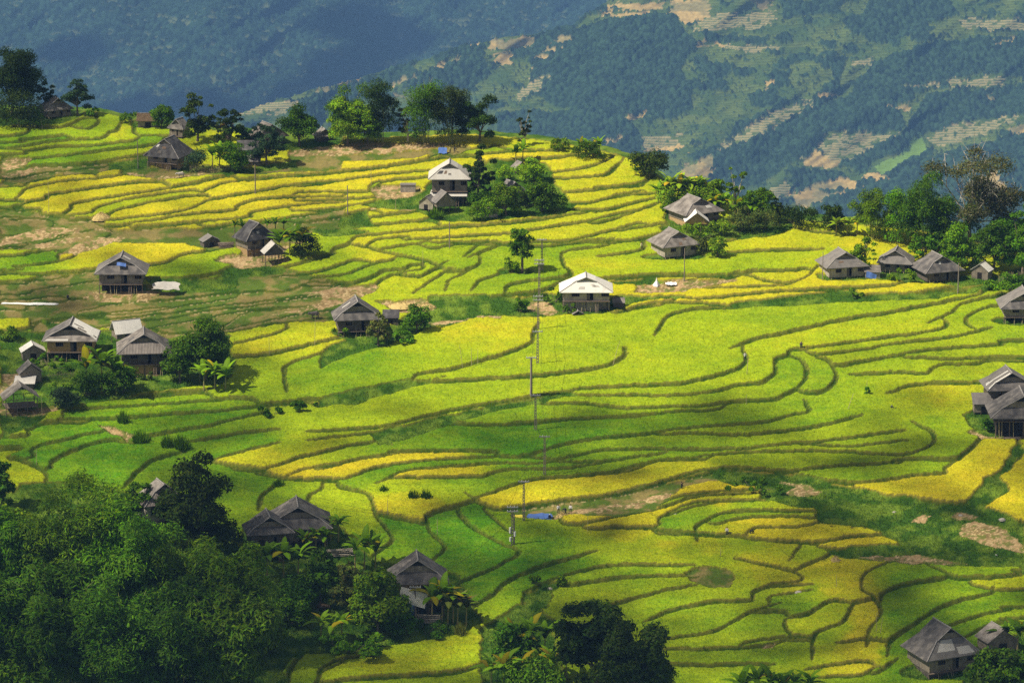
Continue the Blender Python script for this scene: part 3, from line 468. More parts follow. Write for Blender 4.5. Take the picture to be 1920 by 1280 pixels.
def near_classes(U, V):
    a = U+14*(fbm(U/30, V/22, 71, 4)-.5)*2; b = V+9*(fbm(U/30, V/22, 75, 4)-.5)*2
    a2 = U+16*(fbm(U/12, V/7, 71, 4)-.5)*2; b2 = V+10*(fbm(U/12, V/7, 75, 4)-.5)*2
    cls = np.ones(U.shape, np.int32)
    cls[(fbm(U/42, V/18, 81, 4) > .60)] = 0
    for k, P in MP:
        m = inpoly(a, b, P) if k in (0, 1, 4) else inpoly(a2, b2, P)
        cls[m] = k
    cls[(V > 480)] = 0
    n = fbm(U/35, V/14, 83, 4)
    band = np.sin((V+10*(fbm(U/120, V/60, 85, 2)-.5)+.05*U)*2*pi/5.2)
    band2 = np.sin((V+14*(fbm(U/90, V/60, 86, 2)-.5))*2*pi/4.6)
    for_c = np.array([.024, .050, .024]); gr_c = mixc(np.array([.055, .095, .022]), np.array([.105, .145, .030]), np.clip((n-.4)*4, 0, 1))
    gr_c = gr_c*(1-.32*np.clip(band, 0, 1)*(n > .42))[..., None]
    scat = (vnoise(U/4.5, V/3, 91) > .80)
    gr_c = np.where(scat[..., None], np.array([.03, .06, .025]), gr_c)
    so_c = mixc(np.array([.40, .285, .10]), np.array([.22, .19, .075]), np.clip((n-.42)*5, 0, 1))*(.8+.4*vnoise(U/4, V/3, 92))[..., None]
    te_c = np.where((band2 > .35)[..., None], np.array([.33, .27, .12]), np.array([.13, .15, .06])*(1+0*n[..., None]))
    te_c = np.where((vnoise(U/9, V/5, 93) > .72)[..., None], gr_c, te_c)
    col = np.where((cls == 0)[..., None], for_c*(1+0*n[..., None]), gr_c)
    col = np.where((cls == 2)[..., None], so_c, col); col = np.where((cls == 3)[..., None], te_c, col)
    col = np.where((cls == 4)[..., None], np.array([.13, .22, .035])*(.8+.5*n[..., None]), col)
    cls = np.where((cls == 1) & scat, 0, cls)
    terr = np.where((cls == 3), band2*1.2, np.where(cls == 1, band*.8, 0))
    return cls, col, terr
def far_classes(U, V):
    n = fbm(U/60, V/40, 95, 4); cls = np.zeros(U.shape, np.int32)
    col = np.array([.020, .044, .024])*(1+0*n[..., None])
    cl = fbm(U/16, V/5, 97, 3) > .70; cls[cl & (V < 260)] = 1
    col = np.where((cls == 1)[..., None], np.array([.085, .11, .05]), col)
    col = col*(.75+.6*n[..., None])
    return cls, col, np.zeros(U.shape)
RL = [(-600, 420), (250, 300), (430, 222), (500, 196), (560, 178), (640, 156), (700, 138), (760, 120), (820, 104), (870, 88), (930, 72), (1000, 66), (1070, 50), (1120, 16), (1160, -14), (1250, -60), (2600, -110)]
def vt_near(a):
    return float(np.interp(a, [p[0] for p in RL], [p[1] for p in RL]))+5*(float(fbm(np.array([a/25.]), np.array([0.]), 99, 3)[0])-.5)*2
near_hill, NH = farhill('terraced_mountain', 6400, 1.86, 560, vt_near, np.arange(-200, 2420, 1.9), 400, near_classes, 111, 85, 8.0, 1300, 14)
far_hill, FH = farhill('forested_mountain', 9900, 3.3, 420, lambda a: -160+8*math.sin(a/90), np.arange(-600, 2600, 2.4), 300, far_classes, 131, 150, 12.5, 2200, 8)
# valley floor and the wide land around, one coarse sheet
gx = np.linspace(-15000, 15000, 81); gy = np.linspace(-3000, 30000, 71)
GX, GY = np.meshgrid(gx, gy)
GZ = -2450+CZ+120*(fbm(GX/2500, GY/2500, 141, 3)-.5)
foot = np.clip((1100-GY)/500, 0, 1)                          # the home slope joins the valley
idx = np.arange(GX.size).reshape(GX.shape)
Fv = np.stack([idx[:-1, :-1], idx[:-1, 1:], idx[1:, 1:], idx[1:, :-1]], -1).reshape(-1, 4)
m_val = mat('valley_floor', (.04, .08, .025), rough=.95, var=.3, scale=.004, col2=(.07, .11, .03))
tag(npmesh('valley_ground', np.stack([GX, GY, GZ], -1), Fv, m_val), kind='structure')
def far_point(px, py):
    X, D, Z_, U2, V2 = NH
    pv = project_v(D, Z_); d = (U2-px)**2+(pv-py)**2; k = np.unravel_index(np.argmin(d), d.shape)
    return float(X[k]), float(D[k]), float(Z_[k])
# ------------------------------------------------------------ air
hm = bpy.data.materials.new('haze'); hm.use_nodes = True; t = hm.node_tree; t.nodes.remove(t.nodes['Principled BSDF'])
vp = t.nodes.new('ShaderNodeVolumePrincipled'); vp.inputs['Color'].default_value = (.20, .41, .84, 1); vp.inputs['Density'].default_value = 0.58e-4; vp.inputs['Anisotropy'].default_value = 0.0
t.links.new(vp.outputs[0], t.nodes['Material Output'].inputs['Volume'])
x0, x1, y0, y1, z0, z1 = -15500, 15500, -3500, 30500, -2500, 262
hv = [(x, y, z) for z in (z0, z1) for y in (y0, y1) for x in (x0, x1)]
hz = npmesh('haze', hv, [(0, 2, 3, 1), (4, 5, 7, 6), (0, 1, 5, 4), (2, 6, 7, 3), (0, 4, 6, 2), (1, 3, 7, 5)], hm)
tag(hz, 'pale blue air over the valley', kind='stuff')
# ------------------------------------------------------------ broken cloud overhead: it shades parts of the slope
def shade_map(px, py):
    s = np.full(px.shape, .05)
    def ramp(x, a, b): return np.clip((x-a)/(b-a), 0, 1)
    low_ = ramp(py, 700, 830)*.46+ramp(py, 900, 1100)*.12
    s = np.maximum(s, low_)
    s = np.maximum(s, .12*ramp(-px, -760, -420)*ramp(py, 520, 620))
    s = np.maximum(s, .22*ramp(-px, -420, -280)*ramp(-py, -350, -310))
    s = np.maximum(s, .25*ramp(-px, -900, -700))
    s = s*(1-.45*ramp(-px, -520, -400)*ramp(py, 900, 980))
    s = np.maximum(s, .22*ramp(px, 1350, 1650)*ramp(py, 640, 760))
    s = np.where((py < 735) & (px > 640) & (px < 1500), 0, s); s = np.where((py < 600) & (px > 980) & (px < 1950), 0, s)
    return s
def icos():
    import bmesh
    bm = bmesh.new(); bmesh.ops.create_icosphere(bm, subdivisions=1, radius=1); V = np.array([q.co[:] for q in bm.verts]); Fc = np.array([[q.index for q in f.verts] for f in bm.faces]); bm.free(); return V, Fc
IV, IF = icos()
m_cloud = mat('cloud_white', (.9, .9, .9), rough=1, spec=0)
def puffs(name, gx, gy, gz, r, hgt, rg):
    n = len(gx); k = (hgt+rg.uniform(-.05, .1, n)*hgt)/SUN_DIR.z
    C_ = np.stack([gx+SUN_DIR.x*k, gy+SUN_DIR.y*k, gz+SUN_DIR.z*k], -1)
    V = C_[:, None]+IV[None]*r[:, None, None]*rg.uniform(.75, 1.25, (n, len(IV), 1)); f = IF[None]+(np.arange(n)*len(IV))[:, None, None]
    o = npmesh(name, V.reshape(-1, 3), f.reshape(-1, 3), m_cloud); tag(o, kind='structure'); return o
rg = np.random.default_rng(11); n = 13000
qx = rg.uniform(-420, 2340, n); qy = rg.uniform(190, 1480, n)**1.0
yy0 = dbase(qy); zz0 = CZ-yy0*angz(qy); xx0 = (qx-960)/F*axis_t(yy0, zz0)
s = np.clip(shade_map(qx, qy)*(.92+.3*fbm(qx/260, qy/150, 201, 3)-.07), 0, .8)
# density per picture area, so that cover on the ground comes out as s
A_pic = 2760*1290/n; ppm_ = F/axis_t(yy0, zz0); gnd = A_pic/(ppm_*ppm_*np.sin(PITCH+np.arctan((qy-640)/F)+.17))
r0 = 2.9; need = -np.log(1-s)*gnd/(pi*r0*r0)
keep = rg.random(n) < need
puffs('cloud', xx0[keep], yy0[keep], zz0[keep], np.full(keep.sum(), r0), 560, rg)
# over the mountains: larger heaps
n = 420; fx = rg.uniform(-2800, 2500, n); fy = rg.uniform(6400, 12300, n); sf = np.clip((1000-(fx/fy*F+960))/800, .0, .5); sf = np.where(fbm(fx/900, fy/1200, 205, 3) > .52, sf*1.3, sf*.6)
keep = rg.random(n) < -np.log(1-np.clip(sf, 0, .85))*(5300*5900/n)/(pi*125*125)
puffs('cloud', fx[keep], fy[keep], np.full(keep.sum(), -1200.), rg.uniform(105, 150, keep.sum()), 3400, rg)
# ------------------------------------------------------------ mesh builder for made things
class MB:
    def __init__(s): s.V = []; s.F = []; s.UV = []
    def face(s, pts, uvs=None):
        b = len(s.V); pts = [Vector(p) for p in pts]; s.V += pts; s.F.append(list(range(b, b+len(pts))))
        if uvs is None:
            eu = (pts[1]-pts[0]); eu = eu.normalized() if eu.length > 1e-6 else Vector((1, 0, 0))
            n = eu.cross(pts[2]-pts[0]); n = n.normalized() if n.length > 1e-9 else Vector((0, 0, 1)); ev = n.cross(eu)
            uvs = [((p-pts[0]).dot(eu), (p-pts[0]).dot(ev)) for p in pts]
        s.UV += uvs
    def slab(s, pts, t=.1, uedge=0):
        """a thin solid with its top on pts (corrugations cross edge 0-1)"""
        pts = [Vector(p) for p in pts]; dn = Vector((0, 0, -t))
        n = (pts[1]-pts[0]).cross(pts[2]-pts[0])
        if n.z < 0: pts = [pts[1], pts[0]]+pts[:1:-1]
        s.face(pts); s.face([p+dn for p in reversed(pts)])
        for i in range(len(pts)):
            a, b = pts[i], pts[(i+1) % len(pts)]; s.face([a, a+dn, b+dn, b])
    def box(s, x0, x1, y0, y1, z0, z1):
        a = [(x0, y0), (x1, y0), (x1, y1), (x0, y1)]
        for i in range(4):
            p, q = a[i], a[(i+1) % 4]; s.face([(*p, z0), (*q, z0), (*q, z1), (*p, z1)])
        s.face([(*p, z1) for p in a]); s.face([(*p, z0) for p in reversed(a)])
    def beam(s, p, q, r=.06, r2=None, n=6):
        p = Vector(p); q = Vector(q); d = (q-p); r2 = r if r2 is None else r2
        a = d.orthogonal().normalized(); b = d.normalized().cross(a)
        P = [p+(a*cos(2*pi*k/n)+b*sin(2*pi*k/n))*r for k in range(n)]; Q = [q+(a*cos(2*pi*k/n)+b*sin(2*pi*k/n))*r2 for k in range(n)]
        for k in range(n): s.face([P[k], P[(k+1) % n], Q[(k+1) % n], Q[k]])
        s.face(Q); s.face(P[::-1])
    def tube(s, pts, rr, n=6):
        for i in range(len(pts)-1): s.beam(pts[i], pts[i+1], rr[i], rr[i+1], n)
    def build(s, name, m, parent=None, smooth=False):
        me = bpy.data.meshes.new(name); me.from_pydata([tuple(p) for p in s.V], [], s.F)
        ul = me.uv_layers.new(name='UVMap'); ul.data.foreach_set('uv', np.array(s.UV, np.float32).ravel())
        if smooth:
            me.polygons.foreach_set('use_smooth', np.ones(len(s.F), bool))
        me.materials.append(m); o = bpy.data.objects.new(name, me); COL.objects.link(o)
        if parent: o.parent = parent
        return o
ROOFM = {}
def roofmat(key, base, col2=None, fr=1.6, dp=.35, bump=.04):
    if key not in ROOFM: ROOFM[key] = mat('roof_'+key, base, rough=.85, var=.22, scale=.8, col2=col2, stripes=(fr, dp), bump=bump, bscale=6)
    return ROOFM[key]
roofmat('dark', (.095, .088, .088), (.15, .135, .125)); roofmat('black', (.060, .056, .060), (.10, .095, .095)); roofmat('grey', (.22, .20, .185), (.13, .12, .115))
roofmat('pale', (.54, .515, .48), (.40, .375, .34), dp=.2); roofmat('white', (.76, .73, .68), (.64, .61, .56), dp=.12); roofmat('brown', (.165, .145, .13), (.23, .205, .185)); roofmat('rust', (.20, .13, .085), (.14, .11, .09))
roofmat('thatch', (.30, .20, .11), (.20, .13, .07), fr=5, dp=.5, bump=.1); roofmat('shingle', (.24, .21, .19), (.15, .13, .12), fr=1.1, dp=.55)
WM = {'wood': mat('weathered_planks', (.25, .21, .165), var=.3, scale=1.1, stripes=(2.2, .55), bump=.04, bscale=8),
      'pale': mat('bleached_planks', (.40, .35, .28), (.9), var=.25, scale=1.1, stripes=(2.2, .5), bump=.04, bscale=8),
      'mud': mat('mud_wall', (.46, .31, .14), var=.18, scale=1.5, col2=(.38, .26, .13), bump=.05, bscale=3),
      'bamboo': mat('woven_bamboo', (.48, .32, .12), var=.2, scale=1.5, stripes=(4, .35), bump=.03),
      'dark': mat('dark_planks', (.12, .10, .085), var=.3, scale=1.1, stripes=(2.2, .5), bump=.04),
      'stone': mat('concrete', (.36, .33, .29), var=.2, scale=2, bump=.03)}
m_post = mat('old_timber', (.17, .13, .10), var=.3, scale=3, bump=.03)
m_void = mat('interior_shade_black', (.018, .015, .013), rough=1)  # near-black: interior shade painted as colour; also plain black for hair and wires
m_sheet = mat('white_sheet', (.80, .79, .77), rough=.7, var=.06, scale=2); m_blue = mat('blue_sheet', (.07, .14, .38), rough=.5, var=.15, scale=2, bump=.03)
m_yellow = mat('yellow_sheet', (.75, .62, .06), rough=.5); m_conc = mat('pole_concrete', (.24, .20, .17), var=.15, scale=3, bump=.01)
m_steel = mat('dull_steel', (.35, .35, .36), rough=.45, var=.1, scale=5); m_porc = mat('porcelain', (.75, .74, .72), rough=.3)
m_stick = mat('bamboo_stick', (.42, .36, .20), var=.2, scale=4)
m_ridge = mat('ridge_cap', (.26, .24, .23), var=.2, scale=2)
def post(p, q, r, root, name='post', m=None):
    b = MB(); b.beam(p, q, r, r*.9, 6); return b.build(name, m or m_post, root)
def house(label, px, py, wpx, eave, ridge, rot=0, dr=.8, wmf=.55, stilt=.35, roof='dark', skirt=None, wall='wood', lower=None, gable='wood', patches=(), group=None, name='stilt_house', posts=True, yard=True, lean=None, seed=0, door=True, vent=True, over=.09):
    x, y, z, ppm = ground(px, py)
    W = wpx/ppm; D = W*dr; He = eave/ppm/.96; Hr = max(He+.8, (ridge-2.5)/ppm/.96); rr = random.Random(seed+int(px))
    if rot:
        c, s_ = abs(cos(R(rot))), abs(sin(R(rot))); W = W/(c+s_*dr); D = W*dr
    a = R(rot); root = empty(name, (x, y+D*.40, z), a); tag(root, label, 'house' if name != 'shed' else 'shed', group)
    hw, hd = W/2, D/2; ww, wd = W*(.5-over), D*(.5-over); zs = He*stilt
    mf = (Hr-He); Hm = He+mf*(1-wmf)*1.04; wm = hw*wmf; ym = hd*(.33+.58*wmf); Hr = He+(Hr-He)*.95; mf = Hr-He
    if wmf > .9: Hm = He+.12; wm = hw*.97; ym = hd*.97
    t = .12
    b = MB(); rg = (0, -ym-.25, Hr), (0, ym+.25, Hr)
    for s in (-1, 1):
        b.slab([rg[0], rg[1], (s*wm, ym+.2, Hm), (s*wm, -ym-.2, Hm)], t)
        b.slab([(s*wm, -ym, Hm-.002), (s*wm, ym, Hm-.002), (s*hw, hd, He), (s*hw, -hd, He)], t)
    if not skirt or wmf > .9:
        b.slab([(-wm, -ym, Hm-.004), (wm, -ym, Hm-.004), (hw, -hd, He-.003), (-hw, -hd, He-.003)], t)
    b.slab([(-wm, ym, Hm-.004), (wm, ym, Hm-.004), (hw, hd, He-.003), (-hw, hd, He-.003)], t)
    ro = b.build('roof', ROOFM[roof], root)
    if skirt and wmf <= .9:
        b = MB(); b.slab([(-wm, -ym, Hm-.004), (wm, -ym, Hm-.004), (hw, -hd, He-.003), (-hw, -hd, He-.003)], t); b.build('front_roof', ROOFM[skirt], root)
    b = MB()                                                  # ridge and verge caps
    b.beam((0, -ym-.3, Hr+.02), (0, ym+.3, Hr+.02), .13, .13, 6)
    for s in (-1, 1):
        b.beam((0, -ym-.27, Hr), (s*wm, -ym-.22, Hm), .09, .09, 5); b.beam((s*wm, -ym, Hm), (s*hw, -hd, He), .09, .09, 5)
    b.build('ridge_cap', m_ridge, ro)
    yg = ym-.12
    for s in (-1, 1):
        b = MB(); g = [(-wm*.95, s*yg, Hm-.05), (wm*.95, s*yg, Hm-.05), (0, s*yg, Hr-.15)]; bk = [(p[0], p[1]-s*.1, p[2]) for p in g]
        b.face(g if s < 0 else g[::-1]); b.face(bk[::-1] if s < 0 else bk)
        gb = b.build('gable', WM[gable], root)
        if s < 0 and vent:
            b = MB(); k = .42; b.slab([(-wm*k, -yg-.04, Hm+(Hr-Hm)*.36), (wm*k, -yg-.04, Hm+(Hr-Hm)*.36), (0, -yg-.04, Hr-.35)], .02)
            b = MB(); q = [(-wm*k, -yg-.03, Hm+(Hr-Hm)*.50), (wm*k, -yg-.03, Hm+(Hr-Hm)*.50), (0, -yg-.03, Hr-.3)]; b.face(q); b.build('smoke_gap_shade', m_void, gb)  # dark face laid on the closed gable, painting the shade of an opening
    # walls in four panels with a door and two windows as openings
    zt = He+.25; th = .09; xs = [-ww, -ww*.62, -ww*.30, ww*.02, ww*.30, ww*.66, ww]
    b = MB(); wb = zs; hh = zt-zs
    if door and hh > 1.1:
        b.box(-ww, xs[1], -wd, -wd+th, wb, zt); b.box(xs[2], xs[3], -wd, -wd+th, wb, zt); b.box(xs[4], xs[5], -wd, -wd+th, wb, zt)
        w0, w1 = wb+hh*.42, wb+hh*.70
        b.box(xs[1], xs[2], -wd, -wd+th, wb, w0); b.box(xs[1], xs[2], -wd, -wd+th, w1, zt); b.box(xs[5], ww, -wd, -wd+th, wb, w0); b.box(xs[5], ww, -wd, -wd+th, w1, zt)
        b.box(xs[3], xs[4], -wd, -wd+th, wb+hh*.78, zt)
    else: b.box(-ww, ww, -wd, -wd+th, wb, zt)
    b.box(-ww, ww, wd-th, wd, wb, zt); b.box(-ww, -ww+th, -wd+th, wd-th, wb, zt); b.box(ww-th, ww, -wd+th, wd-th, wb, zt)
    b.box(-ww+th, ww-th, -wd+th, wd-th, wb-.12, wb+.02)
    b.build('wall', WM[wall], root)
    if door and hh > 1.1:
        for (a0, a1) in ((xs[1], xs[2]), (xs[5], ww-.12)):
            f = MB()
            for (p0, p1, q0, q1) in ((a0-.05, a1+.05, w1-.01, w1+.07), (a0-.05, a1+.05, w0-.07, w0+.01), (a0-.05, a0+.03, w0, w1), (a1-.03, a1+.05, w0, w1)): f.box(p0, p1, -wd-.03, -wd+.02, q0, q1)
            n = 4
            for k in range(1, n): xx = a0+(a1-a0)*k/n; f.box(xx-.025, xx+.025, -wd+.03, -wd+.06, w0, w1)
            f.build('window', m_post, root)
        d = MB(); d.box(xs[3]+.03, (xs[3]+xs[4])/2, -wd-.03, -wd+.02, wb, wb+hh*.77); d.build('door', WM['dark'], root)
        d = MB(); d.box(-ww+th+.3, ww-th-.3, -wd+.9, -wd+1.0, wb+.03, zt-.05); d.build('interior_shade_panel', m_void, root)  # near-black panel painting the dark of the room behind the openings
    # beams under the floor, posts and lower walls
    if zs > .5:
        b = MB()
        b.box(-ww-.15, ww+.15, -wd-.05, -wd+.11, zs-.30, zs-.13); b.build('floor_beam', m_post, root)
        b = MB(); b.box(-ww-.1, ww+.1, -wd-.55, -wd-.06, zs-.13, zs-.05); b.build('veranda', m_post, root)
        n = 5 if W > 7 else 4
        for k in range(n):
            for yy_ in ((-wd+.05), wd-.05):
                xx = -ww+2*ww*k/(n-1); post((xx, yy_, -.5), (xx, yy_, zs-.1), .10, root)
        b = MB(); b.box(-ww+.35, ww-.35, -wd+1.3, wd-.3, -.6, zs-.14); b.build('underfloor', WM[lower] if lower and lower != 'open' else m_void, root)  # without lower walls the box is near-black, shade under the floor painted in
        if lower and lower != 'open':
            b = MB(); b.box(-ww+.1, ww*.55, -wd+.2, -wd+.35, -.6, zs-.14); b.box(-ww+.1, -ww+.25, -wd+.35, wd-.1, -.6, zs-.14); b.box(ww-.25, ww-.1, -wd+.35, wd-.1, -.6, zs-.14); b.build('lower_wall', WM[lower], root)
        if posts and W > 6:                                   # ladder
            b = MB(); lx = ww*.45
            for s in (-.25, .25): b.beam((lx+s, -wd-1.2, -.1), (lx+s, -wd-.1, zs), .05)
            for k in range(1, 6): q = k/6; b.beam((lx-.25, -wd-1.2+1.1*q, zs*q), (lx+.25, -wd-1.2+1.1*q, zs*q), .035)
            b.build('ladder', m_post, root)
    elif lower: pass
    if posts and yard and W > 6:                              # fence of sticks and leaned poles, clutter at the foot of the wall
        for k in range(5):
            b = MB(); xx = rr.uniform(-ww, ww); b.beam((xx, -wd-rr.uniform(.3, .8), -.2), (xx+rr.uniform(-.3, .3), -wd-.08, zs+rr.uniform(-.3, .6)), .035)
            b.build('leaning_pole', m_stick, root)
    patches = list(patches)
    for k in range(rr.randint(1, 4)):                         # odd replacement sheets
        a0 = rr.uniform(.05, .8); b0 = rr.uniform(.05, .7); patches.append((rr.choice('LRF' if not skirt else 'LR'), a0, a0+rr.uniform(.08, .2), b0, b0+rr.uniform(.1, .28), rr.choice(['grey', 'dark', 'pale', 'brown', 'rust', 'black'] if roof != 'white' else ['pale', 'grey'])))
    # extra sheets lying on a slope: (side, a0, a1, b0, b1, material) a along the eaves, b from eaves up
    for (s, a0, a1, b0, b1, mk) in patches:
        b = MB()
        if s in ('L', 'R'):
            sg = -1 if s == 'L' else 1
            def P(a_, b_):
                if b_ <= .5: k = b_/.5; X = hw+(wm-hw)*k; Z_ = He+(Hm-He)*k; yy_ = hd+(ym-hd)*k
                else: k = (b_-.5)/.5; X = wm*(1-k); Z_ = Hm+(Hr-Hm)*k; yy_ = ym+.2
                return (sg*X, -yy_+2*yy_*a_, Z_+.035)
            for (c0, c1) in ((b0, min(b1, .5)), (max(b0, .5), b1)):
                if c1 > c0: b.slab([P(a0, c1), P(a1, c1), P(a1, c0), P(a0, c0)], .03)
        else:
            def P(a_, b_): hwk = hw+(wm-hw)*b_; return (-hwk+2*hwk*a_, -hd+(hd-ym)*b_, He+(Hm-He)*b_+.035)
            b.slab([P(a0, b1), P(a1, b1), P(a1, b0), P(a0, b0)], .03)
        b.build('roof_sheet', mk if not isinstance(mk, str) else ROOFM[mk], ro)
    return root
def shed(label, px, py, wpx, hpx, kind='gable', rot=0, dr=.7, roof='grey', wall='wood', open_=False, stilt=0, group=None, name='shed', cat='shed'):
    x, y, z, ppm = ground(px, py); W = wpx/ppm; D = W*dr; H = hpx/ppm/.96
    if rot: c, s_ = abs(cos(R(rot))), abs(sin(R(rot))); W = W/(c+s_*dr); D = W*dr
    root = empty(name, (x, y+D*.4, z), R(rot)); tag(root, label, cat, group)
    hw, hd = W/2, D/2; He = H*.55; t = .08; b = MB()
    if kind == 'gable':                                       # gable end towards the viewer
        for s in (-1, 1): b.slab([(0, -hd, H), (0, hd, H), (s*hw, hd, He), (s*hw, -hd, He)], t)
        b.build('roof', ROOFM[roof], root); b = MB(); b.beam((0, -hd, H+.02), (0, hd, H+.02), .08); b.build('ridge_cap', m_ridge, root)
    elif kind == 'side':
        for s in (-1, 1): b.slab([(-hw, 0, H), (hw, 0, H), (hw, s*hd, He), (-hw, s*hd, He)], t)
        b.build('roof', ROOFM[roof], root); b = MB(); b.beam((-hw, 0, H+.02), (hw, 0, H+.02), .08); b.build('ridge_cap', m_ridge, root)
    else:
        b.slab([(-hw, hd, H), (hw, hd, H), (hw, -hd, He*1.1), (-hw, -hd, He*1.1)], t); b.build('roof', ROOFM[roof], root)
    ww, wd = hw*.86, hd*.84; z0 = stilt*H; zt = He-.03
    if not open_:
        b = MB(); b.box(-ww, ww, -wd, wd, z0 if z0 else -.4, zt)
        if kind == 'gable':
            for s in (-1, 1): b.face([(-ww, s*wd, zt), (ww, s*wd, zt), (0, s*wd, H-(H-He)*.12)] if s < 0 else [(ww, s*wd, zt), (-ww, s*wd, zt), (0, s*wd, H-(H-He)*.12)])
        b.build('wall', WM[wall], root)
        if zt-max(z0, 0) > 1: b = MB(); b.box(-ww*.3, ww*.25, -wd-.03, -wd-.005, max(z0, 0), max(z0, 0)+(zt-max(z0, 0))*.8); b.build('door', m_void, root)  # near-black face on the wall, painting the shade of a doorway
    else:
        b = MB(); zz = He*.45; b.box(-ww, ww, -wd, wd, zz-.06, zz); b.build('platform', m_post, root)
        b = MB(); b.beam((-ww, -wd, zt-.1), (ww, -wd, zt-.1), .06); b.beam((-ww, wd, zt-.1), (ww, wd, zt-.1), .06); b.beam((-ww, -wd, .5), (ww*.2, -wd, .6), .05); b.build('rail', m_post, root)
    if open_ or z0:
        for xx in (-ww, -ww*.3, ww*.35, ww):
            for yy_ in (-wd+.08, wd-.08): post((xx, yy_, -.5), (xx, yy_, (zt if open_ else z0+.05)), .08, root)
    return root
def pole(label, px, top, base, arms=1, lattice=True, tr=False, group='power line poles', thin=False, r=.16):
    x, y, z, ppm = ground(px, base); H = (base-top)/ppm/.96
    root = empty('utility_pole', (x, y, z)); tag(root, label, 'pole', group)
    b = MB()
    if lattice:                                               # concrete pole with ladder-like openings
        for s in (-1, 1): b.beam((s*r*1.1, 0, -.6), (s*r*.65, 0, H), .11, .085, 4)
        n = int(H/.55)
        for k in range(n): zz = H*(k+.5)/n; w_ = r*(1.1-.45*zz/H); b.box(-w_, w_, -.05, .05, zz-.09, zz+.09)
    else: b.beam((0, 0, -.6), (0, 0, H), r, r*.7, 8)
    b.build('shaft', m_conc, root)
    for k in range(arms):
        zz = H-.12-.75*k; c = MB(); c.box(-1.0, 1.0, -.17, -.05, zz-.09, zz+.09); ca = c.build('crossarm', m_steel, root)
        for xx in (-.85, -.35, .35, .85):
            c = MB(); c.beam((xx, -.1, zz+.05), (xx, -.1, zz+.28), .06, .045, 6); c.build('insulator', m_porc, ca)
    if tr:
        for (xx, zz, s) in ((-.42, H*.42, .5), (.40, H*.33, .42), (-.38, H*.20, .35)):
            c = MB(); c.beam((xx, -.05, zz-s), (xx, -.05, zz+s), .19, .19, 8); c.build('transformer_can', m_porc, root)
        c = MB(); c.beam((.34, .3, -.5), (.30, .1, H*.8), .09); c.build('brace', m_conc, root)
    return root
def stick(label, px, top, base, lean=0, r=.05, m=None, group='thin bamboo stakes in the fields', name='stake'):
    x, y, z, ppm = ground(px, base); H = (base-top)/ppm/.96
    b = MB(); b.tube([(0, 0, -.4), (lean*.5/ppm, 0, H*.5), (lean/ppm, 0, H)], [r, r*.9, r*.5], 6)
    for k in range(1, 4): zz = H*k/4; xx = lean/ppm*k/4; b.beam((xx, 0, zz-.03), (xx, 0, zz+.03), r*1.25)
    o = b.build(name, m or m_stick); o.location = (x, y, z); return tag(o, label, 'stake', group)
# ------------------------------------------------------------ plants
LM = {}
def leafmat(k, tr=.3): 
    if k not in LM: LM[k] = mat('leaf_'+k, attr=True, rough=.6, trans=tr, spec=.08)
    return LM[k]
m_bark = mat('bark', (.15, .12, .09), var=.3, scale=3, bump=.03); m_palebark = mat('pale_bark', (.42, .38, .31), var=.25, scale=3, bump=.02)
m_culm = mat('bamboo_culm', (.30, .32, .12), var=.25, scale=2); m_banstem = mat('banana_stem', (.28, .30, .10), var=.35, scale=3, col2=(.25, .16, .07))
TONE = {'brown': (.105, .112, .035), 'dark': (.038, .066, .004), 'deep': (.060, .130, .002), 'mid': (.105, .210, .002), 'bright': (.16, .29, .006), 'lime': (.22, .33, .012), 'blue': (.045, .085, .032), 'olive': (.10, .125, .02), 'gold': (.22, .24, .03)}
def leaves(name, C_, Nn, sz, tone, rg, parent, aspect=.55, hang=0.0, m=None, bright=None):
    """C_: leaf centres, Nn: outward directions"""
    n = len(C_)
    N_ = Nn+rg.normal(0, .55, (n, 3)); N_[:, 2] += .35; N_ /= np.linalg.norm(N_, axis=1)[:, None]+1e-9
    T_ = rg.normal(0, 1, (n, 3)); T_[:, 2] -= hang; T_ -= N_*np.sum(T_*N_, 1)[:, None]; T_ /= np.linalg.norm(T_, axis=1)[:, None]+1e-9
    B_ = np.cross(N_, T_); L = sz*rg.uniform(.6, 1.4, (n, 1))
    P = np.stack([C_-T_*L*.5, C_+B_*L*aspect*.5+T_*L*.05, C_+T_*L*.6, C_-B_*L*aspect*.5+T_*L*.05], 1).reshape(-1, 3)
    c = np.array(tone)[None]*rg.uniform(.6, 1.45, (n, 1))
    if bright is not None: c = c*bright[:, None]
    c = c*np.stack([rg.uniform(.8, 1.35, n), np.ones(n), rg.uniform(.8, 1.2, n)], 1); c = np.repeat(c[:, None], 4, 1).reshape(-1, 3)
    return npmesh(name, P, np.arange(4*n).reshape(-1, 4), m or leafmat('foliage'), col=c, parent=parent)
def blobcloud(B_, R_, n, rg, shell=.55, squash=1.0):
    w_ = R_**2; k = rg.choice(len(B_), n, p=w_/w_.sum()); d = rg.normal(0, 1, (n, 3)); d /= np.linalg.norm(d, axis=1)[:, None]
    d[:, 2] = np.where(d[:, 2] < -.3, -d[:, 2]*.6, d[:, 2])
    # clumps of twigs on each ball
    rr = shell+(1-shell)*rg.random(n)**.6; rr = rr*(1+.22*np.sin(d[:, 0]*7+k)*np.sin(d[:, 1]*6+k*2)*1.0)
    C_ = B_[k]+d*(R_[k]*rr)[:, None]*np.array([1, 1, squash]); return C_, d, k
